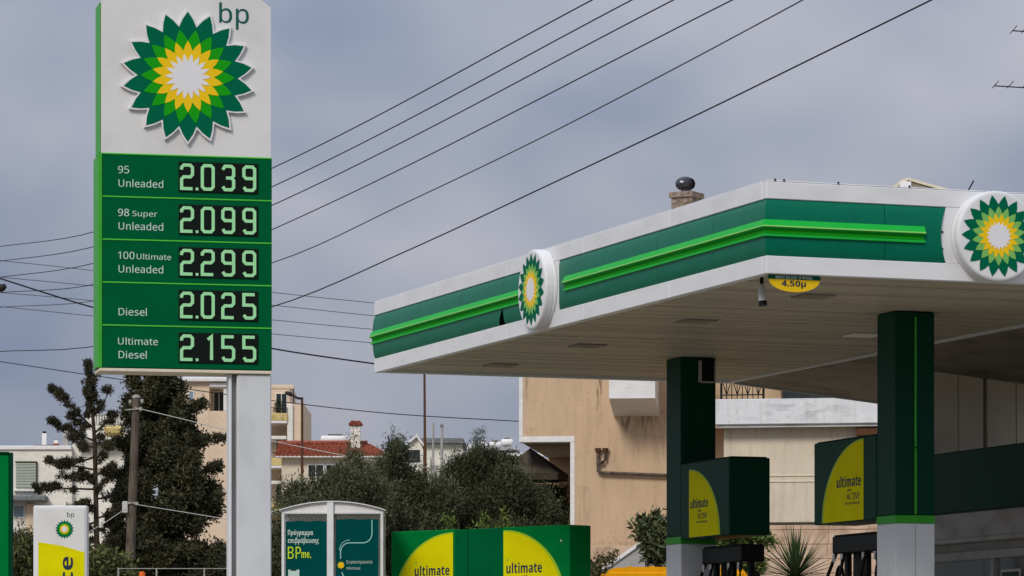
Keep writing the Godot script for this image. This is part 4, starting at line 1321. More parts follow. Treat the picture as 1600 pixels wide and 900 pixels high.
func make_cream_building() -> void:
	var D := 90.0
	var yaw := deg_to_rad(-9.0)
	var o := Vector3((1121.0 - 800.0) / F * D, 0.0, -D)
	var t := thing("cream_house", "low cream house with a dirty white parapet seen between the green columns", "house", o, yaw)
	var at := func(px: float, py: float) -> Vector2: return on_face(o, yaw, px, py)
	var W: float = at.call(1352.0, 700.0).x
	var yp0: float = at.call(1121.0, 666.0).y
	var yp1: float = at.call(1121.0, 626.0).y
	var yb: float = at.call(1240.0, 816.0).y
	var x0: float = at.call(1131.0, 700.0).x
	part(t, "wall", block(Vector3(x0, 0.0, -6.0), Vector3(W, yp0 + 0.2, -0.008)), mats.cream)
	var m := plaster("cream_plaster", Color(0.66, 0.58, 0.45), W, yp0, [[x0, W, yp0 - 0.25, yp0, 0.12]], 33)
	part(t, "wall_coat", sheet(x0, yb, W, yp0, 0.0, W, yp0), m)
	for py in [743.0, 752.0]:
		var y: float = at.call(1240.0, py).y
		part(t, "string_course", bevel(Vector3(x0, y - 0.02, 0.001), Vector3(W, y + 0.02, 0.02), 0.006), mats.cream)
	part(t, "ledge", bevel(Vector3(x0 - 0.05, yb - 0.05, -0.2), Vector3(W + 0.02, yb, 0.08), 0.01), mats.umbrella)
	part(t, "base_wall", block(Vector3(x0 - 0.3, 0.0, -5.0), Vector3(W + 1.2, yb - 0.051, 0.03)), mats.salmon)
	# stone facing on the base, course by course
	var y := 0.0
	var row := 0
	while y < yb - 0.1:
		var hh := 0.34
		var x := x0 - 0.3 - (0.45 if row % 2 else 0.0)
		while x < W + 1.2:
			var w := rng.randf_range(0.7, 1.0)
			var a := maxf(x, x0 - 0.3)
			var b := minf(x + w - 0.012, W + 1.2)
			if y > 2.6 and b - a > 0.1:
				part(t, "stone", bevel(Vector3(a, y, 0.02), Vector3(b, minf(y + hh - 0.012, yb - 0.052), 0.048 + rng.randf() * 0.006), 0.008), mats.salmon)
			x += w
		y += hh
		row += 1
	# parapet with drips of dirt
	var PW: float = at.call(1420.0, 640.0).x
	part(t, "parapet", bevel(Vector3(-0.02, yp0 - 0.001, -0.35), Vector3(PW, yp1, 0.42), 0.015), mats.parapet)
	part(t, "parapet_underside", block(Vector3(0.05, yp0 - 0.06, 0.01), Vector3(PW, yp0 - 0.002, 0.36)), mats.parapet)
	var stv: Array = []
	for k in [[1185.0, 1290.0, 632.0, 662.0, 0.32], [1230.0, 1370.0, 634.0, 662.0, 0.22], [1120.0, 1200.0, 650.0, 664.0, 0.15]]:
		var p: Vector2 = at.call(k[0], k[3])
		var q: Vector2 = at.call(k[1], k[2])
		stv.append([p.x, q.x, p.y - yp0, q.y - yp0, k[4]])
	var pm := plaster("parapet_plaster", Color(0.72, 0.73, 0.75), PW, yp1 - yp0, stv, 41, 1.6, 5.0)
	var ps := part(t, "parapet_coat", sheet(0.0, 0.02, PW, yp1 - yp0 - 0.02, 0.0, PW, yp1 - yp0), pm, Vector3(0, yp0, 0.424))
	# set-back upper storey
	part(t, "upper_wall", block(Vector3(-1.0, yp0 + 0.2, -6.0), Vector3(W + 3.0, 11.4, -3.4)), mats.tan)
	part(t, "roof_slab", bevel(Vector3(-1.2, 11.401, -6.2), Vector3(W + 3.2, 11.55, -3.2), 0.02), mats.trim_white)
	# dark openings of the upper storey
	window(t, at.call(1205.0, 640.0).x, yp0 + 0.5, at.call(1300.0, 640.0).x, yp0 + 2.3, -3.39, mats.window_glass, mats.umbrella, 1)
	# corner gutter box
	part(t, "gutter_box", bevel(Vector3(W - 0.2, yp0 - 0.28, 0.05), Vector3(W + 0.5, yp0 - 0.062, 0.3), 0.02), mats.rust)
	# wrought iron balustrade
	var r := thing("iron_railing", "black wrought iron railing with diagonal bars above the white parapet", "railing", o, yaw)
	var ra: Vector2 = at.call(1126.0, 624.0)
	var rb: Vector2 = at.call(1192.0, 596.0)
	var rz := -0.15
	var x1 := rb.x
	var y0 := yp1
	var y1 := rb.y + 0.1
	part(r, "rail", tube([Vector3(ra.x, y1, rz), Vector3(x1, y1, rz)], [0.022], 6), mats.black)
	part(r, "rail", tube([Vector3(ra.x, y0 + 0.14, rz), Vector3(x1, y0 + 0.14, rz)], [0.016], 6), mats.black)
	for i in 9:
		var x := lerpf(ra.x, x1, i / 8.0)
		part(r, "bar", tube([Vector3(x, y0, rz), Vector3(x, y1, rz)], [0.03 if i % 8 == 0 else 0.012], 6), mats.black)
		if i < 8:
			var xn := lerpf(ra.x, x1, (i + 1) / 8.0)
			part(r, "diagonal", tube([Vector3(x, y0 + 0.14 if i % 2 else y1, rz - 0.03), Vector3(xn, y1 if i % 2 else y0 + 0.14, rz - 0.03)], [0.012], 6), mats.black)
	# stair house on the roof, seen over the canopy
	var h0 := P(1368.0, 292.0, 96.5)
	var h1 := P(1485.0, 279.0, 96.5)
	var s := thing("roof_hut", "low cream roof hut with shallow gable peeking over the canopy's edge", "roof hut", Vector3(h0.x, 11.55, -96.5 + 4.0), deg_to_rad(-9.0))
	var wy := h1.y - 11.55 - 0.16
	s.position.z = -95.4
	var ww := (h1.x - h0.x)
	part(s, "wall", prism(PackedVector2Array([Vector2(0.2, 0.0), Vector2(ww - 0.05, 0.0), Vector2(ww - 0.05, wy * 0.80), Vector2(ww * 0.36, wy * 0.97), Vector2(0.2, wy * 0.83)]), -1.5, 0.0), mats.cream)
	part(s, "roof", prism(PackedVector2Array([Vector2(0.0, wy * 0.80), Vector2(ww * 0.30, wy * 0.98), Vector2(ww * 0.38, wy * 1.0), Vector2(ww * 1.0, wy * 0.84), Vector2(ww * 1.0, wy * 0.81), Vector2(ww * 0.38, wy * 0.973)]), -1.6, 0.15), mats.cream)
	part(s, "pier", bevel(Vector3(ww * 0.27, 0.0, 0.001), Vector3(ww * 0.42, wy * 0.955, 0.2), 0.01), mats.trim_white)

func tile_roof(a: Vector3, b: Vector3, c: Vector3, d: Vector3, cols: int, rows: int) -> ArrayMesh:
	# barrel tiles over the slope a-b (eaves) to d-c (ridge): wavy, stepping at each course
	var st := begin()
	var n := (b - a).cross(d - a).normalized()
	if n.y < 0: n = -n
	for i in cols * 4:
		for j in rows:
			var q: Array[Vector3] = []
			for k in [[0, 0], [1, 0], [1, 1], [0, 1]]:
				var fx: float = (i + k[0]) / (cols * 4.0)
				var fy: float = (j + k[1]) / float(rows)
				var p := a.lerp(b, fx).lerp(d.lerp(c, fx), fy)
				p += n * (0.07 * absf(sin(fx * cols * PI)) + 0.05 * (1.0 - k[1]))
				q.append(p)
			quad_n(st, q[0], q[1], q[2], q[3], n)
			quad_n(st, q[0], q[1], q[1] - n * 0.14, q[0] - n * 0.14, a - d)
	quad_n(st, a - n * 0.03, b - n * 0.03, c - n * 0.03, d - n * 0.03, n)
	return done(st)

func water_heater(label: String, at_p: Vector3, w: float, yaw := 0.0) -> void:
	var t := thing("solar_heater", label, "water heater", at_p, yaw, "solar water heaters on the roofs")
	part(t, "tank", tube([Vector3(-w / 2, 0.26, 0.3), Vector3(-w / 2 + 0.06, 0.26, 0.3), Vector3(w / 2 - 0.06, 0.26, 0.3), Vector3(w / 2, 0.26, 0.3)], [0.13, 0.20, 0.20, 0.13], 14), mats.trim_white)
	var st := begin()
	add_box(st, Vector3(-w * 0.26, -0.03, -0.42), Vector3(w * 0.26, 0.03, 0.42), Transform3D(Basis(Vector3.RIGHT, -0.6), Vector3(0, 0.34, -0.2)))
	part(t, "collector", done(st), mats.house_grey)
	for x in [-w * 0.3, w * 0.3]:
		part(t, "stand", tube([Vector3(x, 0, 0.3), Vector3(x, 0.08, 0.3)], [0.02], 6), mats.steel)
		part(t, "stand", tube([Vector3(x * 0.8, 0, -0.4), Vector3(x * 0.8, 0.45, -0.4)], [0.02], 6), mats.steel)

func make_far_buildings() -> void:
	# white block house at the left
	var D := 200.0
	var k := D / F
	var o := Vector3((-60.0 - 800.0) * k, 0.0, -D)
	var X := func(px: float) -> float: return (px + 60.0) * k
	var Y := func(py: float) -> float: return EYE + (HZ - py) * k
	var t := thing("white_house", "white block house with shuttered window and roof chimneys behind the bare conifer", "house", o)
	part(t, "wall", block(Vector3(0, 0, -9), Vector3(X.call(112.0), Y.call(703.0), 0)), mats.house_white)
	part(t, "coping", bevel(Vector3(-0.1, Y.call(703.0) + 0.002, -9), Vector3(X.call(112.0), Y.call(696.5), 0.12), 0.03), mats.trim_white)
	part(t, "wall", block(Vector3(X.call(112.0) + 0.003, 0, -9), Vector3(X.call(200.0), Y.call(690.0), -0.4)), mats.house_white)
	part(t, "wall", block(Vector3(X.call(128.0), Y.call(690.0) + 0.003, -9), Vector3(X.call(200.0), Y.call(642.0), -2.0)), mats.house_white)
	part(t, "balcony_slab", bevel(Vector3(X.call(118.0), Y.call(693.0), -1.9), Vector3(X.call(202.0), Y.call(686.0), 0.4), 0.03), mats.house_grey)
	part(t, "awning", bevel(Vector3(X.call(162.0), Y.call(681.0), -1.0), Vector3(X.call(192.0), Y.call(665.0), 0.2), 0.15), mats.balcony_yellow)
	for i in 12:
		var x: float = X.call(150.0 + i * 4.2)
		part(t, "baluster", tube([Vector3(x, Y.call(664.0), -0.2), Vector3(x, Y.call(648.0), -0.2)], [0.045], 6), mats.house_grey)
	part(t, "handrail", tube([Vector3(X.call(148.0), Y.call(647.5), -0.2), Vector3(X.call(200.0), Y.call(647.5), -0.2)], [0.06], 6), mats.house_grey)
	part(t, "shutter", bevel(Vector3(X.call(25.0), Y.call(762.0), 0.002), Vector3(X.call(57.0), Y.call(723.0), 0.10), 0.02), mats.shutter)
	part(t, "shutter_rim", bevel(Vector3(X.call(24.0), Y.call(723.0) + 0.002, 0.002), Vector3(X.call(58.5), Y.call(721.5) + 0.02, 0.16), 0.02), mats.umbrella)
	part(t, "shutter_rim", bevel(Vector3(X.call(57.2), Y.call(764.0), 0.002), Vector3(X.call(58.5), Y.call(723.0), 0.14), 0.01), mats.umbrella)
	for i in 9:
		var y: float = lerpf(Y.call(760.0), Y.call(725.0), i / 8.0)
		part(t, "slat", bevel(Vector3(X.call(25.5), y - 0.05, 0.1005), Vector3(X.call(56.5), y + 0.05, 0.125), 0.02), mats.shutter)
	part(t, "sill", bevel(Vector3(X.call(22.0), Y.call(768.0), 0.002), Vector3(X.call(60.0), Y.call(765.5), 0.25), 0.02), mats.trim_white)
	part(t, "awning", bevel(Vector3(X.call(5.0), Y.call(785.0), 0.002), Vector3(X.call(76.0), Y.call(775.0), 1.1), 0.08), mats.roof_grey)
	window(t, X.call(22.0), Y.call(808.0), X.call(37.0), Y.call(790.0), 0.004, mats.window_blue, mats.trim_white, 0)
	part(t, "wall_patch", bevel(Vector3(X.call(41.0), 0.0, 0.002), Vector3(X.call(54.0), Y.call(787.0), 0.12), 0.02), mats.peach)
	# chimneys and roof things
	var roof: float = Y.call(696.5)
	var c1 := thing("chimney", "slim white chimney with a dark cap on the white block house", "chimney", o + Vector3(X.call(58.5), roof, -3))
	part(c1, "stack", bevel(Vector3(-0.12, 0, -0.12), Vector3(0.12, 0.85, 0.12), 0.02), mats.trim_white)
	part(c1, "cap", bevel(Vector3(-0.09, 0.851, -0.09), Vector3(0.09, 0.96, 0.09), 0.02), mats.black)
	var c2 := thing("chimney", "short red and white chimney pot on the white block house", "chimney", o + Vector3(X.call(77.0), roof, -3))
	part(c2, "stack", bevel(Vector3(-0.14, 0, -0.14), Vector3(0.14, 0.30, 0.14), 0.02), mats.roof_tile)
	part(c2, "pot", bevel(Vector3(-0.11, 0.301, -0.11), Vector3(0.11, 0.50, 0.11), 0.02), mats.trim_white)
	part(c2, "cap", bevel(Vector3(-0.14, 0.501, -0.14), Vector3(0.14, 0.56, 0.14), 0.02), mats.house_grey)
	var c3 := thing("chimney", "wide grey chimney block on the white block house", "chimney", o + Vector3(X.call(88.5), roof, -4))
	part(c3, "stack", bevel(Vector3(-0.15, 0, -0.15), Vector3(0.16, 0.98, 0.15), 0.02), mats.house_grey)
	part(c3, "cap", bevel(Vector3(-0.18, 0.981, -0.18), Vector3(0.19, 1.03, 0.18), 0.02), mats.house_white)
	var c4 := thing("roof_flue", "thin metal flue pipe at the step of the white block house", "flue", o + Vector3(X.call(108.5), roof, -2))
	part(c4, "pipe", tube([Vector3.ZERO, Vector3(0, 0.9, 0)], [0.045], 8), mats.steel)
	part(c4, "rain_cap", tube([Vector3(0, 0.93, 0), Vector3(0, 0.96, 0), Vector3(0, 1.02, 0)], [0.08, 0.08, 0.01], 10), mats.steel)
	var rb := thing("roof_block", "small red tiled roof edge on the white block house", "roof", o + Vector3(X.call(40.0), roof, -3.0))
	part(rb, "tiles", tile_roof(Vector3(0, 0.0, 1.2), Vector3(1.3, 0.0, 1.2), Vector3(1.3, 0.16, 0.6), Vector3(0.15, 0.10, 0.6), 8, 3), mats.roof_tile)
	part(rb, "deck", block(Vector3(0.0, 0.001, 0.4), Vector3(1.3, 0.02, 1.2)), mats.house_white)
	var ap := thing("chimney", "dark metal cowl chimney on the white house's upper storey", "chimney", o + Vector3(X.call(183.0), Y.call(642.0), -4))
	part(ap, "stack", bevel(Vector3(-0.12, 0, -0.12), Vector3(0.12, 0.6, 0.12), 0.02), mats.steel)
	part(ap, "cap", bevel(Vector3(-0.2, 0.601, -0.2), Vector3(0.2, 0.72, 0.2), 0.03), mats.dark_steel)

	# apartment block
	D = 250.0
	var ka := D / F
	var oa := Vector3((283.0 - 800.0) * ka, 0.0, -D)
	var XA := func(px: float) -> float: return (px - 283.0) * ka
	var YA := func(py: float) -> float: return EYE + (HZ - py) * ka
	var a := thing("apartment_block", "peach apartment block with yellow balconies on both sides of the sign post", "building", oa)
	part(a, "wall", block(Vector3(0, 0, -10), Vector3(XA.call(327.0), YA.call(597.0), 0)), mats.peach)
	part(a, "wall", block(Vector3(XA.call(327.0) + 0.002, 0, -10), Vector3(XA.call(449.0), YA.call(597.0), -2.0)), mats.peach)
	part(a, "end_wall", block(Vector3(XA.call(449.0) + 0.002, 0, -10), Vector3(XA.call(474.0), YA.call(630.0), 0)), mats.peach)
	part(a, "end_wall_strip", bevel(Vector3(XA.call(449.0), YA.call(760.0), 0.002), Vector3(XA.call(458.0), YA.call(632.0), 0.2), 0.03), mats.house_white)
	part(a, "roof_slab", bevel(Vector3(-0.3, YA.call(597.0) + 0.002, -10), Vector3(XA.call(360.0), YA.call(590.0), 0.4), 0.05), mats.trim_white)
	part(a, "pergola_beam", bevel(Vector3(XA.call(380.0), YA.call(608.0), -0.2), Vector3(XA.call(459.5), YA.call(602.0), 0.1), 0.03), mats.peach)
	part(a, "pergola_post", bevel(Vector3(XA.call(457.5), YA.call(630.0), -0.2), Vector3(XA.call(459.5), YA.call(608.0) - 0.002, 0.1), 0.02), mats.umbrella)
	for fl in 5:
		var y: float = YA.call(662.0 + fl * 70.0)
		var yt: float = YA.call(646.0 + fl * 70.0)
		var b := part(a, "balcony", bevel(Vector3(XA.call(372.0), y, -1.9), Vector3(XA.call(449.0), y + 0.16, 0.35), 0.03), mats.trim_white)
		part(b, "front", bevel(Vector3(XA.call(372.0), y + 0.161, 0.2), Vector3(XA.call(449.5), yt, 0.35), 0.03), mats.balcony_yellow)
		part(b, "handrail", tube([Vector3(XA.call(372.0), yt + 0.35, 0.28), Vector3(XA.call(449.0), yt + 0.35, 0.28)], [0.03], 6), mats.umbrella)
		for q in 6:
			var xx: float = XA.call(428.0 + q * 4.2)
			part(b, "baluster", tube([Vector3(xx, yt, 0.28), Vector3(xx, yt + 0.35, 0.28)], [0.02], 5), mats.umbrella)
		if fl < 3:
			window(a, XA.call(429.0), y + 0.2, XA.call(445.0), y + 2.1, -1.99, mats.window_glass, mats.house_white, 1)
			part(a, "awning_beam", bevel(Vector3(XA.call(420.0), y - 1.05, -0.1), Vector3(XA.call(448.0), y - 0.82, 0.3), 0.03), mats.house_white)
	part(a, "wall", block(Vector3(XA.call(327.0) + 0.004, 0, -1.99), Vector3(XA.call(371.0), YA.call(642.0), -0.02)), mats.peach)
	part(a, "loggia_post", bevel(Vector3(XA.call(349.0), YA.call(642.0) + 0.002, -0.5), Vector3(XA.call(355.0), YA.call(606.0), -0.05), 0.03), mats.trim_white)
	part(a, "loggia_beam", bevel(Vector3(XA.call(327.0) + 0.004, YA.call(605.0), -1.9), Vector3(XA.call(371.0), YA.call(598.0), 0.1), 0.03), mats.trim_white)
	window(a, XA.call(331.0), YA.call(641.0), XA.call(346.0), YA.call(609.0), -1.985, mats.window_glass, mats.house_white, 1)
	window(a, XA.call(296.0), YA.call(625.0), XA.call(302.0), YA.call(612.0), 0.004, mats.window_blue, mats.trim_white, 0)
	# potted plants on the balcony
	for q in 2:
		var pp := thing("potted_plant", ["dark potted shrub on the top yellow balcony", "small potted shrub on the lower yellow balcony"][q], "plant", oa + Vector3(XA.call(435.0 + q * 3.0), YA.call(662.0 + q * 70.0) + 0.161, -0.4))
		part(pp, "pot", tube([Vector3.ZERO, Vector3(0, 0.45, 0)], [0.18, 0.24], 10), mats.roof_tile)
		leaf_cloud(pp, "foliage", [[Vector3(0, 0.95, 0), Vector3(0.32, 0.5, 0.3)]], 160, "bush", 0.5, mats.leaf_bush, Color(0.03, 0.045, 0.02), 0.4, 55 + q)

	# red roofed house
	D = 190.0
	var kb := D / F
	var ob := Vector3((440.0 - 800.0) * kb, 0.0, -D)
	var XB := func(px: float) -> float: return (px - 440.0) * kb
	var YB2 := func(py: float) -> float: return EYE + (HZ - py) * kb
	var b := thing("red_roof_house", "cream house with a red tiled roof behind the olive trees", "house", ob)
	var ye: float = YB2.call(712.0)
	var yr: float = YB2.call(691.0)
	part(b, "wall", block(Vector3(0, 0, -8), Vector3(XB.call(592.0), ye - 0.03, 0)), mats.cream)
	var rf := Node3D.new()
	rf.name = "roof"
	b.add_child(rf)
	part(rf, "front_slope", tile_roof(Vector3(-0.3, ye, 0.5), Vector3(XB.call(606.0), ye, 0.5), Vector3(XB.call(572.0), yr, -1.9), Vector3(-0.3, yr, -1.9), 26, 10), mats.roof_tile)
	part(rf, "end_slope", tile_roof(Vector3(XB.call(606.0), ye, 0.5), Vector3(XB.call(606.0), ye, -8.2), Vector3(XB.call(572.0), yr, -1.92), Vector3(XB.call(572.0), yr, -1.9), 20, 10), mats.roof_tile)
	part(rf, "rear_slope", tile_roof(Vector3(XB.call(606.0), ye, -8.2), Vector3(-0.3, ye, -8.2), Vector3(-0.3, yr, -1.92), Vector3(XB.call(572.0), yr, -1.92), 26, 10), mats.roof_tile)
	part(rf, "ridge", tube([Vector3(-0.3, yr + 0.08, -1.91), Vector3(XB.call(572.0), yr + 0.08, -1.91)], [0.13], 8), mats.roof_tile)
	part(b, "eaves", bevel(Vector3(-0.3, ye - 0.12, 0.02), Vector3(XB.call(604.0), ye - 0.02, 0.48), 0.02), mats.trim_white)
	part(b, "ridge_parapet", bevel(Vector3(XB.call(464.0), yr + 0.1, -5.6), Vector3(XB.call(548.0), yr + 0.26, -5.4), 0.02), mats.trim_white)
	part(b, "parapet_wall", block(Vector3(XB.call(464.0), yr - 1.2, -5.6), Vector3(XB.call(560.0), yr + 0.0995, -5.42)), mats.trim_white)
	window(b, XB.call(482.0), YB2.call(745.0), XB.call(505.0), YB2.call(727.0), 0.004, mats.window_glass, mats.trim_white, 1)
	window(b, XB.call(510.0), YB2.call(745.0), XB.call(530.0), YB2.call(727.0), 0.004, mats.window_glass, mats.trim_white, 1)
	var cz := -1.0
	var cy := ye + 0.2
	var cc := thing("chimney", "cream chimney with a little red tiled cap on the red roof", "chimney", ob + Vector3(XB.call(554.5), yr - 0.25, cz))
	var ctop: float = YB2.call(665.0) - yr + 0.25
	part(cc, "stack", bevel(Vector3(-0.24, -0.2, -0.24), Vector3(0.24, ctop - 0.14, 0.24), 0.02), mats.house_white)
	for q in [-0.19, 0.0, 0.19]:
		part(cc, "vent_pier", bevel(Vector3(q - 0.05, ctop - 0.139, -0.22), Vector3(q + 0.05, ctop + 0.06, 0.22), 0.01), mats.house_white)
	part(cc, "cap_slab", bevel(Vector3(-0.31, ctop + 0.0605, -0.31), Vector3(0.31, ctop + 0.11, 0.31), 0.02), mats.brick)
	part(cc, "cap_tiles", tile_roof(Vector3(-0.34, ctop + 0.111, 0.34), Vector3(0.34, ctop + 0.111, 0.34), Vector3(0.2, ctop + 0.27, 0.0), Vector3(-0.2, ctop + 0.27, 0.0), 5, 2), mats.roof_tile)
	part(cc, "cap_tiles", tile_roof(Vector3(0.34, ctop + 0.111, -0.34), Vector3(-0.34, ctop + 0.111, -0.34), Vector3(-0.2, ctop + 0.27, 0.0), Vector3(0.2, ctop + 0.27, 0.0), 5, 2), mats.roof_tile)
	water_heater("pale double solar water heater on the ridge of the red roof", ob + Vector3(XB.call(516.0), yr + 0.22, -5.5), 1.45)
	part(b, "heater_deck", block(Vector3(XB.call(486.0), yr + 0.16, -6.4), Vector3(XB.call(546.0), yr + 0.21, -5.61)), mats.trim_white)

	# grey white houses further right
	D = 210.0
	var kc := D / F
	var oc := Vector3((612.0 - 800.0) * kc, 0.0, -D)
	var XC := func(px: float) -> float: return (px - 612.0) * kc
	var YC := func(py: float) -> float: return EYE + (HZ - py) * kc
	var c := thing("gabled_house", "white gabled house with dark gable window between the poles", "house", oc)
	part(c, "wall", block(Vector3(XC.call(628.0), 0, -6), Vector3(XC.call(672.0), YC.call(712.0), 0)), mats.house_white)
	part(c, "gable", prism(PackedVector2Array([Vector2(XC.call(628.0), YC.call(712.0) + 0.002), Vector2(XC.call(664.0), YC.call(712.0) + 0.002), Vector2(XC.call(659.0), YC.call(696.0)), Vector2(XC.call(651.0), YC.call(683.0)), Vector2(XC.call(633.0), YC.call(697.0))]), -6, 0), mats.house_white)
	part(c, "gable_opening", bevel(Vector3(XC.call(632.0), YC.call(722.0), 0.002), Vector3(XC.call(656.0), YC.call(703.0), 0.06), 0.02), mats.window_glass)
	var rl := PackedVector2Array([Vector2(XC.call(626.0), YC.call(703.0)), Vector2(XC.call(651.0), YC.call(681.0)), Vector2(XC.call(663.0), YC.call(697.0))])
	part(c, "barge_board", prism(ribbon_poly(rl, 0.10), 0.001, 0.25), mats.trim_white)
	part(c, "roof", prism(PackedVector2Array([Vector2(XC.call(655.0), YC.call(690.5)), Vector2(XC.call(728.0), YC.call(690.5)), Vector2(XC.call(722.0), YC.call(682.5)), Vector2(XC.call(655.5), YC.call(682.5))]), -8, -1.0), mats.roof_grey)
	part(c, "rear_wall", block(Vector3(XC.call(664.5), 0, -7.5), Vector3(XC.call(722.0), YC.call(691.0), -1.4)), mats.house_white)
	part(c, "pipe", tube([Vector3(XC.call(677.0), YC.call(742.0), 0.3), Vector3(XC.call(677.0), YC.call(661.0), 0.3)], [0.06], 8), mats.house_grey)
	part(c, "pipe", tube([Vector3(XC.call(690.5), YC.call(742.0), 0.3), Vector3(XC.call(690.5), YC.call(667.0), 0.3)], [0.075], 8), mats.house_grey)
	part(c, "pipe_cap", tube([Vector3(XC.call(690.5), YC.call(668.0), 0.3), Vector3(XC.call(690.5), YC.call(664.0), 0.3)], [0.09], 8), mats.roof_grey)
	var c5 := thing("flat_roof_house", "flat roofed white house carrying a row of solar heaters beside the tan house", "house", oc + Vector3(0, 0, -6))
	part(c5, "wall", block(Vector3(XC.call(728.0), 0, -8), Vector3(XC.call(850.0), YC.call(703.0), 0)), mats.house_white)
	part(c5, "parapet", bevel(Vector3(XC.call(724.0), YC.call(703.0) + 0.002, -8), Vector3(XC.call(852.0), YC.call(697.0), 0.1), 0.03), mats.trim_white)
	part(c5, "stair_tower", block(Vector3(XC.call(726.0), YC.call(697.0) + 0.002, -5), Vector3(XC.call(743.0), YC.call(680.0), -2)), mats.trim_white)
	for q in 4:
		part(c5, "fence_post", tube([Vector3(XC.call(746.0 + q * 14.0), YC.call(697.0), -0.2), Vector3(XC.call(746.0 + q * 14.0), YC.call(684.0), -0.2)], [0.03], 6), mats.steel)
	part(c5, "deck", bevel(Vector3(XC.call(743.5), YC.call(690.5), -5), Vector3(XC.call(812.0), YC.call(688.5), -1.0), 0.02), mats.house_grey)
	for q in 3:
		water_heater(["dark tanked solar heater next to the stair tower on the flat roof", "solar heater in the middle of the row on the flat roof", "solar heater nearest the tan house on the flat roof"][q], oc + Vector3(XC.call(754.0 + q * 19.0), YC.call(688.5) + (0.16 if q == 2 else 0.0), -8.2), 0.66)
	part(c5, "heater_step", block(Vector3(XC.call(784.0), YC.call(688.4), -3.2), Vector3(XC.call(802.0), YC.call(688.4) + 0.155, -1.6)), mats.house_grey)

# ---------------------------------------------------------------- foliage
func leaf_mesh(kind: String) -> ArrayMesh:
	if meshes.has(kind):
		return meshes[kind]
	var r := RandomNumberGenerator.new()
	r.seed = 77 + kind.length()
	var st := begin()
	var spec: Dictionary = {
		"cypress": {"n": 18, "l": 0.085, "w": 0.040, "spread": 0.075, "up": 0.5},
		"olive": {"n": 16, "l": 0.066, "w": 0.020, "spread": 0.10, "up": 0.45},
		"bush": {"n": 10, "l": 0.15, "w": 0.06, "spread": 0.14, "up": 0.3},
		"shoot": {"n": 9, "l": 0.12, "w": 0.05, "spread": 0.09, "up": 0.5}}[kind]
	for i in spec.n:
		var spread: float = spec.spread
		var up: float = spec.up
		var p := Vector3(r.randfn(), r.randfn(), r.randfn()) * spread * 0.6
		var d := (Vector3(r.randfn(), r.randfn(), r.randfn()).normalized() + Vector3(0, up * 1.5, 0) + p.normalized() * 0.4).normalized()
		var s := d.cross(Vector3(r.randfn(), r.randfn(), r.randfn())).normalized()
		var l: float = spec.l * r.randf_range(0.7, 1.3)
		var w: float = spec.w * r.randf_range(0.8, 1.2)
		var n := s.cross(d)
		var tip := p + d * l
		var m1 := p + d * l * 0.45 + s * w * 0.5 + n * w * 0.12
		var m2 := p + d * l * 0.45 - s * w * 0.5 + n * w * 0.12
		tri_n(st, p, m1, tip, n)
		tri_n(st, p, tip, m2, n)
	meshes[kind] = done(st)
	return meshes[kind]

func leaf_cloud(parent: Node3D, n: String, blobs: Array, count: int, kind: String, size: float, m: Material, tone: Color, vary: float, seed_v: int, thin := -1.0, upright := 0.0) -> void:
	var r := RandomNumberGenerator.new()
	r.seed = seed_v
	var no := FastNoiseLite.new()
	no.seed = seed_v
	no.frequency = 1.1
	no.fractal_octaves = 3
	var vol := []
	var total := 0.0
	for b in blobs:
		var e: Vector3 = b[1]
		total += e.x * e.y * e.z
		vol.append(total)
	var mm := MultiMesh.new()
	mm.transform_format = MultiMesh.TRANSFORM_3D
	mm.use_colors = true
	mm.mesh = leaf_mesh(kind)
	var xs: Array[Transform3D] = []
	var cs: Array[Color] = []
	var tries := 0
	while xs.size() < count and tries < count * 6:
		tries += 1
		var pick := r.randf() * total
		var bi := 0
		while vol[bi] < pick and bi < vol.size() - 1:
			bi += 1
		var e: Vector3 = blobs[bi][1]
		var d := Vector3(r.randfn(), r.randfn(), r.randfn()).normalized() * pow(r.randf(), 0.45)
		var p: Vector3 = blobs[bi][0] + d * e
		if no.get_noise_3d(p.x, p.y, p.z) < thin:
			continue
		var bs := Basis(Vector3.UP, r.randf() * TAU)
		if upright < 0.5:
			bs = Basis(Vector3(r.randfn(), r.randfn(), r.randfn()).normalized(), r.randf() * TAU * (1.0 - upright))
		bs = bs.scaled(Vector3.ONE * size * r.randf_range(0.7, 1.35))
		xs.append(Transform3D(bs, p))
		var f := (1.0 + vary * (r.randf() - 0.5) * 2.0) * (1.0 + 0.7 * no.get_noise_3d(p.x * 2.0 + 9.0, p.y * 2.0, p.z * 2.0))
		var hue := r.randf_range(-0.12, 0.12)
		cs.append(Color(tone.r * f * (1.0 + hue), tone.g * f, tone.b * f * (1.0 - hue)))
	mm.instance_count = xs.size()
	for i in xs.size():
		mm.set_instance_transform(i, xs[i])
		mm.set_instance_color(i, cs[i])
	var o := MultiMeshInstance3D.new()
	o.name = n
	o.multimesh = mm
	o.material_override = m
	o.set_meta("kind", "stuff")
	parent.add_child(o, true)

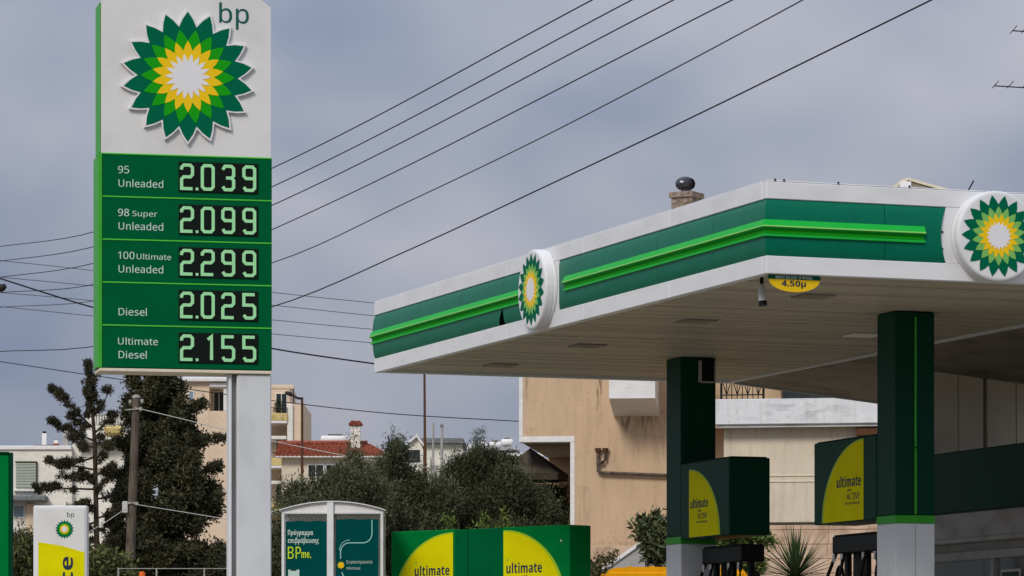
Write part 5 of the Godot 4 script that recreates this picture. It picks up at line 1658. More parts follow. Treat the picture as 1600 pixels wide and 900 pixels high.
func make_trees() -> void:
	# dense dark conifer
	var D := 110.0
	var k := D / F
	var Y := func(py: float) -> float: return EYE + (HZ - py) * k
	var t := thing("dark_conifer", "dense dark conifer growing behind the price sign", "tree", Vector3((255.0 - 800.0) * k, 0, -D))
	var X := func(px: float) -> float: return (px - 255.0) * k
	part(t, "trunk", tube([Vector3(0, 0, 0), Vector3(0.05, 3, 0), Vector3(-0.05, 8, 0), Vector3(0, 11.5, 0)], [0.22, 0.17, 0.10, 0.03], 10), mats.bark)
	var blobs := []
	var r := RandomNumberGenerator.new()
	r.seed = 5
	# outline half-widths by row, left and right edges as in a loose spindle
	for q in [[520, 222, 272], [560, 202, 285], [590, 198, 288], [615, 196, 296], [640, 196, 306], [665, 192, 300], [690, 185, 316], [715, 182, 325], [740, 180, 328], [765, 182, 330], [790, 178, 335], [815, 176, 335], [840, 172, 338], [865, 170, 340], [890, 170, 345], [920, 168, 350]]:
		var xa: float = X.call(q[1])
		var xb: float = X.call(q[2])
		var w := xb - xa
		var n := 7
		for i in n:
			var f := (i + 0.5) / n
			var s := sin(f * PI) * w * 0.45
			if (i == 0 or i == n - 1) and r.randf() < 0.4:
				continue
			blobs.append([Vector3(lerpf(xa, xb, f), Y.call(q[0]) + r.randf_range(-0.15, 0.15), r.randf_range(-1.0, 1.0) * s), Vector3(w * r.randf_range(0.10, 0.17), r.randf_range(0.28, 0.45), w * 0.16)])
	leaf_cloud(t, "crown", blobs, 12000, "cypress", 1.2, mats.leaf_cypress, Color(0.058, 0.058, 0.030), 0.45, 8, -0.02, 0.4)
	# protruding boughs
	var tips := []
	for q in [[300, 690, 352, 686], [318, 790, 348, 775], [300, 640, 320, 632], [325, 735, 345, 728], [200, 740, 172, 745], [205, 700, 180, 690]]:
		var a := Vector3(X.call(q[0]), Y.call(q[1]), 0.3)
		var b := Vector3(X.call(q[2]), Y.call(q[3]), 0.5)
		part(t, "limb", tube([a.lerp(Vector3(0, a.y - 0.4, 0), 0.8), a, b], [0.05, 0.03, 0.012], 6), mats.bark)
		for i in 7:
			tips.append([a.lerp(b, i / 6.0), Vector3(0.11, 0.10, 0.12)])
	leaf_cloud(t, "bough_foliage", tips, 520, "cypress", 0.9, mats.leaf_cypress, Color(0.050, 0.050, 0.026), 0.4, 9, -1.0)

	# sparse conifer with bare limbs
	var t2 := thing("sparse_conifer", "thin half bare conifer with clumped boughs before the white block house", "tree", Vector3((163.0 - 800.0) * k, 0, -D + 2.0))
	X = func(px: float) -> float: return (px - 163.0) * k
	var top := Vector3(X.call(149.0), Y.call(574.0), 0)
	part(t2, "trunk", tube([Vector3(0.05, 0, 0), Vector3(0.03, 3.5, 0), Vector3(X.call(160.0), Y.call(700.0), 0), Vector3(X.call(155.0), Y.call(630.0), 0), top], [0.13, 0.09, 0.06, 0.04, 0.015], 8), mats.dead_branch)
	var cl := []
	for q in [[158, 672, 88, 612], [158, 690, 86, 663], [160, 735, 90, 725], [162, 765, 68, 768], [160, 715, 100, 735], [160, 752, 103, 748], [156, 640, 140, 605], [157, 655, 182, 622], [158, 680, 190, 650], [160, 700, 118, 688], [161, 720, 186, 700], [161, 745, 190, 735], [162, 780, 195, 770], [162, 790, 120, 800], [163, 815, 110, 830], [163, 810, 200, 800], [163, 840, 130, 858], [155, 610, 165, 590], [158, 668, 120, 655], [163, 860, 195, 850], [162, 800, 140, 790], [163, 830, 145, 822], [162, 775, 178, 755], [163, 825, 185, 815], [161, 728, 178, 716], [163, 850, 110, 870], [162, 756, 140, 742], [160, 700, 176, 682], [163, 870, 150, 888], [163, 880, 190, 880], [161, 740, 130, 752]]:
		var a := Vector3(X.call(q[0]), Y.call(q[1]) - 0.1, 0)
		var zz := r.randf_range(-0.5, 0.5)
		var b := Vector3(X.call(q[2]), Y.call(q[3]), zz)
		var mid := a.lerp(b, r.randf_range(0.4, 0.6)) + Vector3(0, r.randf_range(-0.18, 0.05), 0)
		part(t2, "limb", tube([a, mid, b], [0.035, 0.022, 0.008], 6), mats.dead_branch)
		var len := (b - a).length()
		var n := int(len / 0.07) + 2
		for i in n:
			var f := lerpf(0.30, 1.0, i / float(n - 1))
			if r.randf() < 0.72:
				var p := a.lerp(mid, f * 2.0) if f < 0.5 else mid.lerp(b, f * 2.0 - 1.0)
				var s := r.randf_range(0.4, 1.25) * (0.7 + 0.45 * f)
				cl.append([p + Vector3(r.randf_range(-0.05, 0.05), r.randf_range(-0.08, 0.11), r.randf_range(-0.1, 0.1)), Vector3(0.08, 0.06, 0.08) * s])
	for i in 20:
		var f := i / 19.0
		var p := Vector3(X.call(156.0), Y.call(655.0), 0).lerp(top, f)
		cl.append([p + Vector3(r.randf_range(-0.14, 0.14) * (1.1 - f), 0, 0), Vector3(0.08, 0.07, 0.08)])
	leaf_cloud(t2, "crown", cl, 4200, "cypress", 0.62, mats.leaf_cypress, Color(0.052, 0.048, 0.028), 0.45, 12, -1.0)

	# loose olive trees
	var specs := [
		["broad grey green olive tree behind the mesh cage", 480.0, 82.0, [[440, 800, 24, 34], [468, 790, 28, 34], [505, 780, 34, 34], [540, 768, 30, 36], [500, 810, 60, 36], [570, 795, 36, 44], [440, 845, 30, 40], [480, 860, 60, 40], [553, 735, 8, 32], [572, 762, 26, 28], [590, 790, 20, 40]], 10500, Color(0.100, 0.108, 0.058)],
		["tall grey green olive tree between the mesh cage and the green board", 625.0, 84.0, [[612, 755, 28, 36], [622, 715, 11, 24], [636, 775, 30, 36], [600, 805, 38, 38], [650, 815, 34, 38], [590, 770, 26, 32], [625, 855, 50, 45], [686, 785, 26, 36], [664, 770, 20, 26], [672, 830, 30, 40]], 10500, Color(0.088, 0.097, 0.052)],
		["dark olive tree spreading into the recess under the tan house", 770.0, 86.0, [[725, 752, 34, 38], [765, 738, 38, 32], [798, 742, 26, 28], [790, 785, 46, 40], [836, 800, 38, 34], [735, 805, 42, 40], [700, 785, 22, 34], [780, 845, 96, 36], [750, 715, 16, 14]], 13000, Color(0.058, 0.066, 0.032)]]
	for i in 3:
		var s: Array = specs[i]
		var d: float = s[2]
		var kk := d / F
		var tr := thing("olive_tree", s[0], "tree", Vector3((s[1] - 800.0) * kk, 0, -d), 0.0, "olive trees behind the station")
		var bl := []
		for q in s[3]:
			bl.append([Vector3((q[0] - s[1]) * kk, EYE + (HZ - q[1]) * kk, r.randf_range(-0.5, 0.5)), Vector3(q[2] * kk, q[3] * kk, maxf(q[2], 34.0) * kk)])
		part(tr, "trunk", tube([Vector3(0, 0, 0), Vector3(0.1, 1.4, 0.1), Vector3(-0.05, 2.6, 0)], [0.24, 0.18, 0.13], 10), mats.bark)
		for b in bl:
			var c: Vector3 = b[0]
			part(tr, "limb", tube([Vector3(0, 2.3, 0), Vector3(c.x * 0.5, lerpf(2.4, c.y, 0.45), c.z * 0.3), c], [0.09, 0.05, 0.015], 6), mats.bark)
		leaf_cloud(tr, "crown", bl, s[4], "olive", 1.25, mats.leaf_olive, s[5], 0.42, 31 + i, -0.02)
		# loose twigs that break the outline
		var tw := []
		for q in 26:
			var b: Array = bl[r.randi() % bl.size()]
			var e: Vector3 = b[1]
			var base: Vector3 = b[0] + Vector3(r.randf_range(-0.6, 0.6) * e.x, e.y * 0.62, r.randf_range(-0.4, 0.8) * e.z)
			var l := r.randf_range(0.15, 0.5)
			var lean := Vector3(r.randf_range(-0.25, 0.25), 1, 0) * l
			for j in 4:
				tw.append([base + lean * (j / 3.0), Vector3(0.035, 0.06, 0.035)])
		leaf_cloud(tr, "twigs", tw, 420, "olive", 0.62, mats.leaf_olive, s[5] * 1.15, 0.5, 61 + i)

	# bright young shoots over the board
	var D2 := 56.0
	var k2 := D2 / F
	for q in [[703.0, 818.0, 13.0, "small yellow green shrub tip by the left yellow ellipse"], [750.0, 815.0, 15.0, "yellow green shrub tip over the middle of the green board"], [782.0, 808.0, 16.0, "tallest yellow green shrub tip above the green board"]]:
		var s := thing("garden_shrub", q[3], "shrub", Vector3((q[0] - 800.0) * k2, 0, -D2), 0.0, "shrubs behind the green board")
		var yy: float = EYE + (HZ - q[1]) * k2
		part(s, "stem", tube([Vector3.ZERO, Vector3(0.03, yy * 0.5, 0), Vector3(0, yy, 0)], [0.03, 0.02, 0.01], 6), mats.bark)
		leaf_cloud(s, "foliage", [[Vector3(0, yy - 0.1, 0), Vector3(q[2] * k2, 0.2, 0.15)], [Vector3(0, yy - 0.5, 0), Vector3(0.25, 0.35, 0.2)], [Vector3(0.03, yy + 0.06, 0), Vector3(0.07, 0.11, 0.07)], [Vector3(0, yy - 1.2, 0), Vector3(0.3, 0.5, 0.25)]], 230, "shoot", 0.55, mats.leaf_shoot, Color(0.10, 0.145, 0.028), 0.45, 90 + int(q[0]), -1.0, 0.3)

	# undergrowth at the left, below the conifers
	for q in [["dark undergrowth hedge below the conifers", [[34, 868, 26, 40], [20, 890, 40, 50], [150, 920, 34, 44], [190, 915, 30, 44], [260, 930, 60, 50], [340, 905, 24, 50], [400, 910, 60, 50]], 3600, Color(0.070, 0.075, 0.034), 115.0, 200.0, 101],
			["bright leafed oleander next to the small totem", [[40, 880, 22, 40], [150, 890, 24, 34], [190, 895, 22, 26], [170, 885, 18, 30]], 700, Color(0.085, 0.10, 0.035), 96.0, 120.0, 102]]:
		var d: float = q[4]
		var kk := d / F
		var cx: float = q[5]
		var h := thing("hedge" if q[6] == 101 else "oleander", q[0], "hedge" if q[6] == 101 else "shrub", Vector3((cx - 800.0) * kk, 0, -d))
		var bl := []
		for b in q[1]:
			bl.append([Vector3((b[0] - cx) * kk, EYE + (HZ - b[1]) * kk, r.randf_range(-0.4, 0.4)), Vector3(b[2] * kk, b[3] * kk, 0.7)])
			part(h, "stem", tube([Vector3((b[0] - cx) * kk, 0, 0), Vector3((b[0] - cx) * kk + 0.1, EYE + (HZ - b[1]) * kk, 0)], [0.06, 0.02], 6), mats.bark)
		leaf_cloud(h, "foliage", bl, q[2], "bush" if q[6] == 102 else "olive", 1.0 if q[6] == 102 else 2.1, mats.leaf_hedge, q[3], 0.5, q[6], -0.3)

	# leafy shrub by the stair wall, creeper and plant behind the pump
	for q in [["glossy dark shrub leaning on the left green column by the stair wall", 1022.0, 76.0, [[1022, 840, 18, 22], [1010, 830, 14, 14], [1032, 822, 14, 14], [1030, 862, 18, 20], [1004, 822, 8, 8]], 250, Color(0.085, 0.105, 0.045), "bush", 0.95, 111],
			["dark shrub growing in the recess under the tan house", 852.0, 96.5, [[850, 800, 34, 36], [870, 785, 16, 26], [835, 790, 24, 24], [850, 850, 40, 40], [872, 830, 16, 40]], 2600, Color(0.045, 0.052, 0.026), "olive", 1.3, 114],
			["low flowering creeper at the foot of the stair wall", 940.0, 77.0, [[930, 885, 12, 8], [945, 875, 10, 8], [958, 868, 7, 5], [938, 895, 14, 8], [925, 893, 8, 8], [940, 915, 26, 14]], 210, Color(0.085, 0.085, 0.035), "bush", 0.5, 112],
			["fresh green shrub showing over the fuel pump by the left column", 1150.0, 72.0, [[1130, 842, 16, 9], [1155, 840, 16, 9], [1178, 838, 14, 8], [1140, 852, 32, 10], [1196, 843, 10, 6], [1160, 880, 36, 24]], 720, Color(0.085, 0.125, 0.03), "bush", 0.6, 113]]:
		var d: float = q[2]
		var kk := d / F
		var s := thing("shrub", q[0], "shrub", Vector3((q[1] - 800.0) * kk, 0, -d))
		var bl := []
		for b in q[3]:
			var c := Vector3((b[0] - q[1]) * kk, EYE + (HZ - b[1]) * kk, r.randf_range(-0.2, 0.2))
			bl.append([c, Vector3(b[2] * kk, b[3] * kk, 0.22)])
			part(s, "stem", tube([Vector3(0, 0, 0), Vector3(c.x * 0.4, c.y * 0.6, 0), c], [0.03, 0.02, 0.006], 5), mats.bark)
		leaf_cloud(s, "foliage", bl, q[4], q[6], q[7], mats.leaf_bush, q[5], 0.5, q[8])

	# yucca
	var D3 := 60.0
	var k3 := D3 / F
	var base := P(1243.0, 905.0, D3)
	var y := thing("yucca", "spiky yucca with a crown of stiff blades between the two fuel pumps", "plant", Vector3(base.x, 0, -D3))
	part(y, "trunk", tube([Vector3.ZERO, Vector3(0.04, 1.4, 0), Vector3(0, base.y, 0)], [0.13, 0.10, 0.09], 10), mats.bark)
	for i in 110:
		var f := i / 109.0
		var az := i * 2.399
		var el := lerpf(1.5, -0.15, pow(f, 0.8))
		var l := r.randf_range(0.62, 0.92)
		var dir := Vector3(cos(az) * cos(el), sin(el), sin(az) * cos(el))
		var side := dir.cross(Vector3.UP).normalized() if absf(dir.y) < 0.99 else Vector3.RIGHT
		var nrm := side.cross(dir).normalized()
		var st := begin()
		var pv := []
		for s in 5:
			var g := s / 4.0
			var p := dir * l * g + Vector3(0, -0.10 * g * g * (1.0 - sin(el)), 0)
			var w := 0.023 * (1.0 - g) * (0.7 + g) + 0.0015
			pv.append([p - side * w + nrm * w * 0.5, p, p + side * w + nrm * w * 0.5])
		for s in 4:
			quad_n(st, pv[s][0], pv[s][1], pv[s + 1][1], pv[s + 1][0], nrm)
			quad_n(st, pv[s][1], pv[s][2], pv[s + 1][2], pv[s + 1][1], nrm)
		part(y, "leaf", done(st), mats.yucca if i % 3 else mats.yucca_dark, Vector3(0, base.y - 0.02 + 0.08 * (1.0 - f), 0))

# ---------------------------------------------------------------- poles, cables, lamps
func cable(label: String, pts: Array, d0: float, d1: float, radius: float, m: Material) -> void:
	# pts are photo positions along one straight run in plan, d0 / d1 the distances at its first and last point; a smooth sagging curve passes through them
	var n := 40
	var x0: float = pts[0][0]
	var x1: float = pts[pts.size() - 1][0]
	var list := []
	for i in n + 1:
		var f := i / float(n)
		var px := lerpf(x0, x1, f)
		var seg := 0
		while seg < pts.size() - 2 and pts[seg + 1][0] < px:
			seg += 1
		# Catmull-Rom in y over uneven x
		var xa: float = pts[seg][0]
		var ya: float = pts[seg][1]
		var xb: float = pts[seg + 1][0]
		var yb: float = pts[seg + 1][1]
		var u := (px - xa) / (xb - xa)
		var ma := (yb - ya) / (xb - xa)
		var mb := ma
		if seg > 0:
			ma = (yb - pts[seg - 1][1]) / (xb - pts[seg - 1][0])
		if seg < pts.size() - 2:
			mb = (pts[seg + 2][1] - ya) / (pts[seg + 2][0] - xa)
		var h := xb - xa
		var py := (2 * u * u * u - 3 * u * u + 1) * ya + (u * u * u - 2 * u * u + u) * h * ma + (-2 * u * u * u + 3 * u * u) * yb + (u * u * u - u * u) * h * mb
		var inv := lerpf(1.0 / d0, 1.0 / d1, f)
		list.append(P(px, py, 1.0 / inv))
	var c: Vector3 = list[0]
	var loc := []
	for p in list:
		loc.append(p - c)
	var t := thing("overhead_cable", label, "cable", c, 0.0, "overhead cables")
	part(t, "strand", tube(loc, [radius], 6), m)

func make_cables() -> void:
	var up := "power line rising steeply behind the price sign, %s of the bundle"
	var far := "thin wire sloping from the price sign to the canopy's end, %s of its bundle"
	cable(up % "uppermost", [[-60, 389], [0, 385], [148, 362], [427, 262], [925, 0], [1010, -47]], 110, 55, 0.0105, mats.wire)
	cable(up % "second", [[-60, 412], [0, 408], [148, 385], [427, 291], [987, 0], [1070, -46]], 110, 55, 0.0105, mats.wire)
	cable(up % "third", [[-60, 437], [0, 433], [148, 411], [427, 320], [1052, 0], [1140, -46]], 110, 55, 0.0105, mats.wire)
	cable(up % "fourth", [[-60, 461], [0, 457], [148, 444], [427, 358], [1144, 0], [1240, -50]], 110, 55, 0.0105, mats.wire)
	cable("thin pale power line rising between two darker lines behind the price sign", [[-60, 485], [0, 480], [148, 470], [427, 410], [640, 314], [850, 213], [1060, 104], [1254, 0], [1330, -42]], 110, 55, 0.011, mats.wire_thin)
	cable("thick lowest power line rising over the canopy's green fascia", [[-60, 552], [0, 549], [148, 541], [430, 478], [640, 390], [870, 283], [1090, 179], [1300, 76], [1455, 0], [1530, -38]], 110, 55, 0.0125, mats.wire)
	cable(far % "uppermost", [[-60, 401], [0, 407], [148, 423], [428, 457], [620, 477], [700, 484]], 130, 130, 0.013, mats.wire_thin)
	cable(far % "second", [[-60, 427], [0, 433], [148, 447], [428, 477], [620, 497], [700, 504]], 130, 130, 0.013, mats.wire_thin)
	cable(far % "third", [[-60, 452], [0, 457], [148, 470], [428, 500], [620, 518], [700, 525]], 130, 130, 0.013, mats.wire_thin)
	cable(far % "lowest", [[-60, 474], [0, 479], [148, 494], [428, 522], [620, 539], [700, 546]], 130, 130, 0.013, mats.wire_thin)
	cable("thick black cable sloping down behind the price sign to the canopy", [[-60, 416], [0, 435], [75, 459], [148, 481], [300, 518], [428, 545], [590, 569], [680, 580]], 95, 95, 0.021, mats.wire)
	cable("dark cable sloping down past the foot of the price sign to the lamp post", [[-60, 557], [0, 565], [148, 587], [358, 617], [475, 632], [620, 647], [806, 658], [830, 659]], 120, 100, 0.014, mats.wire)
	cable("pale cable from the wooden pole over the olive trees to the tan house", [[211, 637], [295, 657], [430, 690], [600, 722], [800, 744], [940, 751], [1046, 754]], 103.8, 94.6, 0.012, mats.wire_pale)
	cable("pale cable from the wooden pole behind the mesh cage", [[211, 788], [358, 812], [430, 826], [600, 844], [700, 852]], 103.8, 90, 0.012, mats.wire_pale)
	cable("short pale cable drooping from the junction box on the wooden pole", [[120, 842], [160, 819], [180, 806], [196, 795]], 103.8, 103.7, 0.012, mats.wire_pale)

	# wooden pole
	var D := 104.0
	var k := D / F
	var b := P(200.0, 1085.0, D)
	var t := thing("wooden_pole", "weathered wooden utility pole with junction box before the dark conifer", "utility pole", Vector3(b.x, 0, -D))
	var top := P(213.0, 622.0, D) - t.position
	part(t, "shaft", tube([Vector3(-0.12, 0, 0), top.lerp(Vector3(-0.12, 0, 0), 0.5), top], [0.155, 0.135, 0.10], 12), mats.pole_wood)
	part(t, "cap", tube([top + Vector3(0, 0.002, 0), top + Vector3(0, 0.05, 0), top + Vector3(0, 0.09, 0)], [0.11, 0.11, 0.05], 12), mats.pole_cap)
	for q in [[-0.16, -0.10, 0.04], [0.16, -0.08, 0.04], [0.13, -0.30, 0.12]]:
		var c: Vector3 = top + Vector3(q[0], q[1], q[2])
		part(t, "insulator", tube([c - Vector3(0, 0.06, 0), c, c + Vector3(0, 0.05, 0)], [0.03, 0.05, 0.03], 8), mats.pole_cap)
	part(t, "bracket", tube([top + Vector3(-0.3, -0.33, 0.1), top + Vector3(0.1, -0.31, 0.12)], [0.02], 6), mats.pole_cap)
	var jb := P(196.5, 793.0, D) - t.position
	part(t, "junction_box", bevel(jb + Vector3(-0.08, -0.16, 0.02), jb + Vector3(0.07, 0.16, 0.18), 0.02), mats.box_grey)
	part(t, "clamp", bevel(jb + Vector3(0.07, 0.08, 0.06), jb + Vector3(0.36, 0.14, 0.16), 0.01), mats.pole_cap)

	# lamp post by the apartments
	var D2 := 165.0
	var l0 := P(472.0, 1085.0, D2)
	var lp := thing("street_lamp", "dark street lamp with a short arm before the apartment block", "street lamp", Vector3(l0.x, 0, -D2))
	var lt := P(472.0, 622.0, D2) - lp.position
	part(lp, "pole", tube([Vector3(0, 0, 0), Vector3(0, lt.y * 0.6, 0), lt], [0.09, 0.07, 0.055], 10), mats.rust)
	part(lp, "arm", tube([lt + Vector3(0.05, -0.03, 0), lt + Vector3(-0.2, 0.0, 0), lt + Vector3(-0.42, 0.13, 0)], [0.06, 0.055, 0.05], 8), mats.lamp_dark)
	part(lp, "lamp_head", tube([lt + Vector3(-0.40, 0.11, 0), lt + Vector3(-0.5, 0.17, 0), lt + Vector3(-0.68, 0.23, 0), lt + Vector3(-0.74, 0.235, 0)], [0.05, 0.10, 0.085, 0.03], 10), mats.lamp_dark)

	# lamp whose head just enters at the left edge
	var D4 := 95.0
	var m0 := P(-90.0, 1085.0, D4)
	var l4 := thing("street_lamp", "black street lamp head reaching in over the far left beside the cables", "street lamp", Vector3(m0.x, 0, -D4))
	var h4 := P(10.0, 450.0, D4) - l4.position
	var p4 := P(-90.0, 470.0, D4) - l4.position
	part(l4, "pole", tube([Vector3.ZERO, p4], [0.10, 0.06], 10), mats.lamp_dark)
	part(l4, "arm", tube([p4, p4.lerp(h4, 0.5) + Vector3(0, 0.05, 0), h4 - Vector3(0.3, 0, 0)], [0.05, 0.04, 0.04], 8), mats.lamp_dark)
	part(l4, "lamp_head", tube([h4 - Vector3(0.55, -0.02, 0), h4 - Vector3(0.4, 0, 0), h4 - Vector3(0.12, 0.0, 0), h4 - Vector3(0.03, -0.03, 0), h4], [0.05, 0.09, 0.10, 0.08, 0.02], 10), mats.lamp_dark)

	# rusty pole
	var D3 := 130.0
	var r0 := P(663.0, 1085.0, D3)
	var rp := thing("rusty_pole", "tall thin rusty pole standing behind the canopy's end", "pole", Vector3(r0.x, 0, -D3))
	part(rp, "shaft", tube([Vector3(0.03, 0, 0), Vector3(0.02, EYE + (HZ - 700.0) / F * D3, 0)], [0.10, 0.06], 10), mats.rust)
	part(rp, "upper_shaft", tube([Vector3(0.02, EYE + (HZ - 700.0) / F * D3, 0), Vector3(0, EYE + (HZ - 540.0) / F * D3, 0)], [0.048, 0.036], 10), mats.rust)

	# two rooftop aerials that reach in at the right
	for q in [[1582.0, 48.0, "short television aerial tip", 84.0], [1553.0, 134.0, "long television aerial boom with cross rods", 84.0]]:
		var d: float = q[3]
		var tip := P(q[0], q[1], d)
		var mast := P(1660.0, q[1], d)
		var a := thing("television_aerial", q[2] + " reaching in above the canopy", "aerial", Vector3(mast.x, 0, -d))
		part(a, "mast", tube([Vector3.ZERO, Vector3(0, mast.y + 0.3, 0)], [0.03], 8), mats.steel)
		var rel := tip - a.position
		part(a, "boom", tube([rel, Vector3(0, mast.y - 0.06 * (1.0 if q[1] < 100 else 1.6), 0)], [0.014], 6), mats.wire)
		for i in 5:
			var c := rel.lerp(Vector3(0, mast.y, 0), i * 0.22 + 0.02)
			part(a, "rod", tube([c + Vector3(-0.03, 0, -0.35 + i * 0.03), c + Vector3(0.03, 0.05, 0.35 - i * 0.03)], [0.009], 5), mats.wire)
	# aerial fallen on the canopy's far roof
	var ae := P(1512.0, 291.0, 95.0)
	var a2 := thing("television_aerial", "small bent aerial above the canopy beside the roof hut", "aerial", Vector3(ae.x, 11.55, -95.0))
	var up2 := ae.y - 11.55
	part(a2, "mast", tube([Vector3(-0.1, 0, 0), Vector3(-0.06, up2 * 0.8, 0)], [0.03], 6), mats.steel)
	part(a2, "boom", tube([Vector3(-0.25, up2 * 0.7, 0), Vector3(0.15, up2 + 0.14, 0)], [0.02], 6), mats.wire)
	for i in 5:
		var c := Vector3(-0.2 + i * 0.075, up2 * 0.72 + i * 0.06, 0)
		part(a2, "rod", tube([c + Vector3(-0.05, 0.05, -0.25), c + Vector3(0.05, -0.05, 0.25)], [0.012], 5), mats.wire)

# ---------------------------------------------------------------- small things
func make_extras() -> void:
	# folded patio umbrella in the recess
	var D := 96.3
	var u0 := P(829.0, 1085.0, D)
	var u := thing("patio_umbrella", "dark patio umbrella in the shade under the tan house", "umbrella", Vector3(u0.x, 0, -D))
	var k := D / F
	var yt := EYE + (HZ - 700.0) * k
	var ye := EYE + (HZ - 742.0) * k
	part(u, "pole", tube([Vector3(0.06, 0, 0), Vector3(0, yt, 0)], [0.025], 8), mats.steel)
	var st := begin()
	var rr := 0.95
	for i in 8:
		var a0 := TAU * i / 8.0
		var a1 := TAU * (i + 1) / 8.0
		var p := Vector3(cos(a0) * rr, ye, sin(a0) * rr)
		var q := Vector3(cos(a1) * rr, ye, sin(a1) * rr)
		tri_n(st, Vector3(0, yt, 0), p, q, Vector3(0, 1, 0))
		quad_n(st, p, q, q - Vector3(0, 0.16, 0), p - Vector3(0, 0.16, 0), p + q - Vector3(0, 2 * ye, 0))
	part(u, "canopy", done(st), mats.umbrella)
	for i in 8:
		var a0 := TAU * i / 8.0
		part(u, "rib", tube([Vector3(0, yt - 0.03, 0), Vector3(cos(a0) * rr, ye - 0.03, sin(a0) * rr)], [0.012], 5), mats.steel)
	# stair wall with white coping
	var Ds := 80.0
	var s0 := P(938.0, 890.0, Ds)
	var s1 := P(1006.0, 842.0, Ds)
	var sw := thing("stair_wall", "sloping plastered stair wall with white coping beside the dark shrub", "wall", Vector3(s0.x, 0, -Ds))
	var dx := s1.x - s0.x
	part(sw, "wall", prism(PackedVector2Array([Vector2(-0.5, 0), Vector2(dx + 1.0, 0), Vector2(dx + 1.0, s1.y + 0.4), Vector2(dx, s1.y - 0.08), Vector2(0, s0.y - 0.08), Vector2(-0.5, s0.y - 0.42)]), -0.2, 0.0), mats.house_grey)
	part(sw, "coping", prism(PackedVector2Array([Vector2(-0.5, s0.y - 0.418), Vector2(0, s0.y - 0.078), Vector2(dx, s1.y - 0.078), Vector2(dx + 1.0, s1.y + 0.402), Vector2(dx + 1.0, s1.y + 0.5), Vector2(dx, s1.y + 0.01), Vector2(0, s0.y + 0.01), Vector2(-0.5, s0.y - 0.33)]), -0.26, 0.05), mats.trim_white)

	# yellow van
	var Dv := 53.0
	var v0 := P(941.0, 886.0, Dv)
	var v := thing("yellow_van", "yellow van with ribbed roof parked behind the left column", "van", Vector3(v0.x, 0.0, -Dv), 0.0)
	var W := 2.05
	var H := v0.y
	var prof := PackedVector2Array()
	# rear view outline with rounded shoulders
	for q in [[0.04, 0.35], [0.0, 0.7], [0.0, 1.3], [0.03, H - 0.22], [0.06, H - 0.08], [0.10, H - 0.035], [0.20, H - 0.008], [0.5, H + 0.002]]:
		prof.append(Vector2(q[0], q[1]))
	for i in range(7, -1, -1):
		prof.append(Vector2(W - prof[i].x, prof[i].y))
	part(v, "body", prism(prof, -4.2, 0.0), mats.van_yellow)
	for i in 5:
		part(v, "roof_rib", bevel(Vector3(0.35 + i * 0.30, H + 0.003, -4.0), Vector3(0.43 + i * 0.30, H + 0.014, -0.1), 0.004), mats.van_yellow)
	part(v, "gutter", bevel(Vector3(-0.012, H - 0.115, -4.1), Vector3(0.042, H - 0.095, -0.05), 0.004), mats.van_yellow)
	part(v, "gutter", bevel(Vector3(W - 0.042, H - 0.115, -4.1), Vector3(W + 0.012, H - 0.095, -0.05), 0.004), mats.van_yellow)
	for s in 2:
		var x := 0.10 if s == 0 else W / 2.0 + 0.01
		var dr := part(v, "rear_door", bevel(Vector3(x, 0.55, 0.001), Vector3(x + W / 2.0 - 0.11, H - 0.075, 0.03), 0.012), mats.van_yellow)
		part(dr, "window", bevel(Vector3(x + 0.12, H - 0.9, 0.0305), Vector3(x + W / 2.0 - 0.23, H - 0.3, 0.036), 0.004), mats.window_glass)
		part(v, "tail_lamp", bevel(Vector3(0.01 if s == 0 else W - 0.09, 0.9, 0.001), Vector3(0.09 if s == 0 else W - 0.01, 1.4, 0.03), 0.01), mats.cone)
		for z in [-0.8, -3.4]:
			var wx := 0.02 if s == 0 else W - 0.22
			var wh := part(v, "wheel", tube([Vector3(wx, 0.335, z), Vector3(wx + 0.2, 0.335, z)], [0.33], 20), mats.tyre)
			part(wh, "rim", tube([Vector3(wx - 0.005, 0.335, z), Vector3(wx + 0.205, 0.335, z)], [0.2], 16), mats.steel)
	part(v, "bumper", bevel(Vector3(0.03, 0.36, 0.001), Vector3(W - 0.03, 0.54, 0.10), 0.03), mats.black)

	# traffic cone tip and pale fence below the conifer
	var Dc := 60.0
	var c0 := P(222.0, 893.0, Dc)
	var cn := thing("traffic_post", "orange traffic post tip before the conifer's undergrowth", "traffic post", Vector3(c0.x, 0, -Dc))
	part(cn, "shaft", tube([Vector3.ZERO, Vector3(0, c0.y - 0.05, 0), Vector3(0, c0.y, 0)], [0.055, 0.05, 0.035], 12), mats.cone)
	part(cn, "sleeve", tube([Vector3(0, c0.y - 0.30, 0), Vector3(0, c0.y - 0.18, 0)], [0.054, 0.053], 12), mats.cone_white)
	part(cn, "foot", bevel(Vector3(-0.2, 0.0, -0.2), Vector3(0.2, 0.05, 0.2), 0.01), mats.rubber)
	var Df := 90.0
	var f0 := P(185.0, 887.0, Df)
	var f1 := P(356.0, 887.0, Df)
	var fe := thing("pale_fence", "pale metal fence with thin rails below the dark conifer", "fence", Vector3(f0.x, 0, -Df))
	var fl := f1.x - f0.x
	part(fe, "rail", bevel(Vector3(0, f0.y - 0.03, -0.03), Vector3(fl, f0.y - 0.012, 0.0), 0.004), mats.fence)
	part(fe, "rail", bevel(Vector3(0, f0.y - 1.0, -0.03), Vector3(fl, f0.y - 0.97, 0.0), 0.006), mats.fence)
	for i in 4:
		var x := [0.0, 0.9, 2.02, fl][i] as float
		part(fe, "post", bevel(Vector3(x - 0.018, 0, 0.001), Vector3(x + 0.018, f0.y - 0.012, 0.04), 0.006), mats.fence)

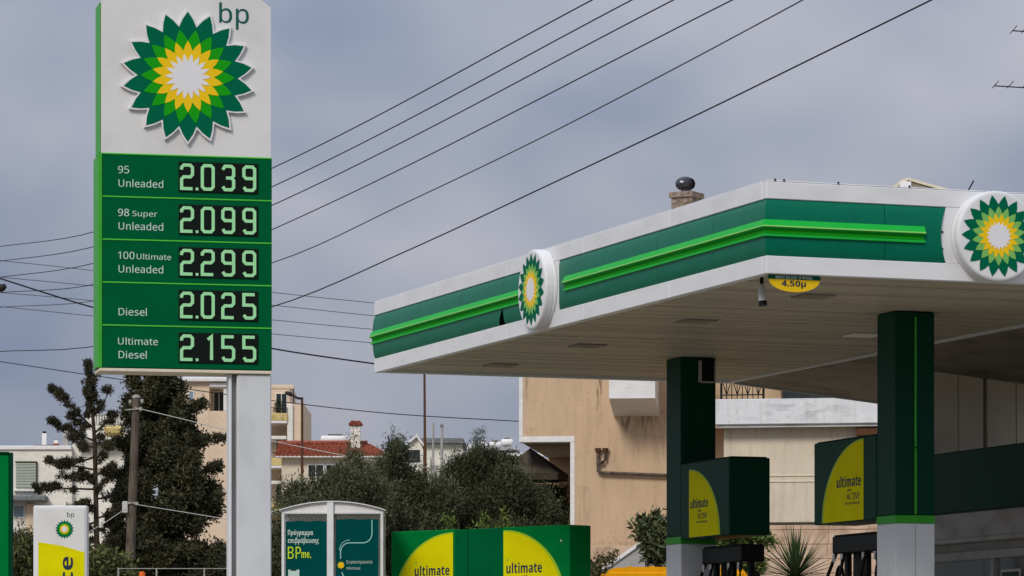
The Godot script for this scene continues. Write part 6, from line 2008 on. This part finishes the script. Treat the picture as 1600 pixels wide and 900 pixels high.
func _ready() -> void:
	rng.seed = 4
	make_world()
	make_materials()
	make_ground()
	make_canopy()
	make_shop()
	make_tan_building()
	make_cream_building()
	make_far_buildings()
	make_trees()
	make_price_sign()
	make_boards()
	make_cage()
	make_pump("black fuel pump with hoses beside the left column and its box", -7.15)
	make_pump("black fuel pump with hoses standing against the right column", -3.62)
	make_small_canopy_things()
	make_cables()
	make_extras()
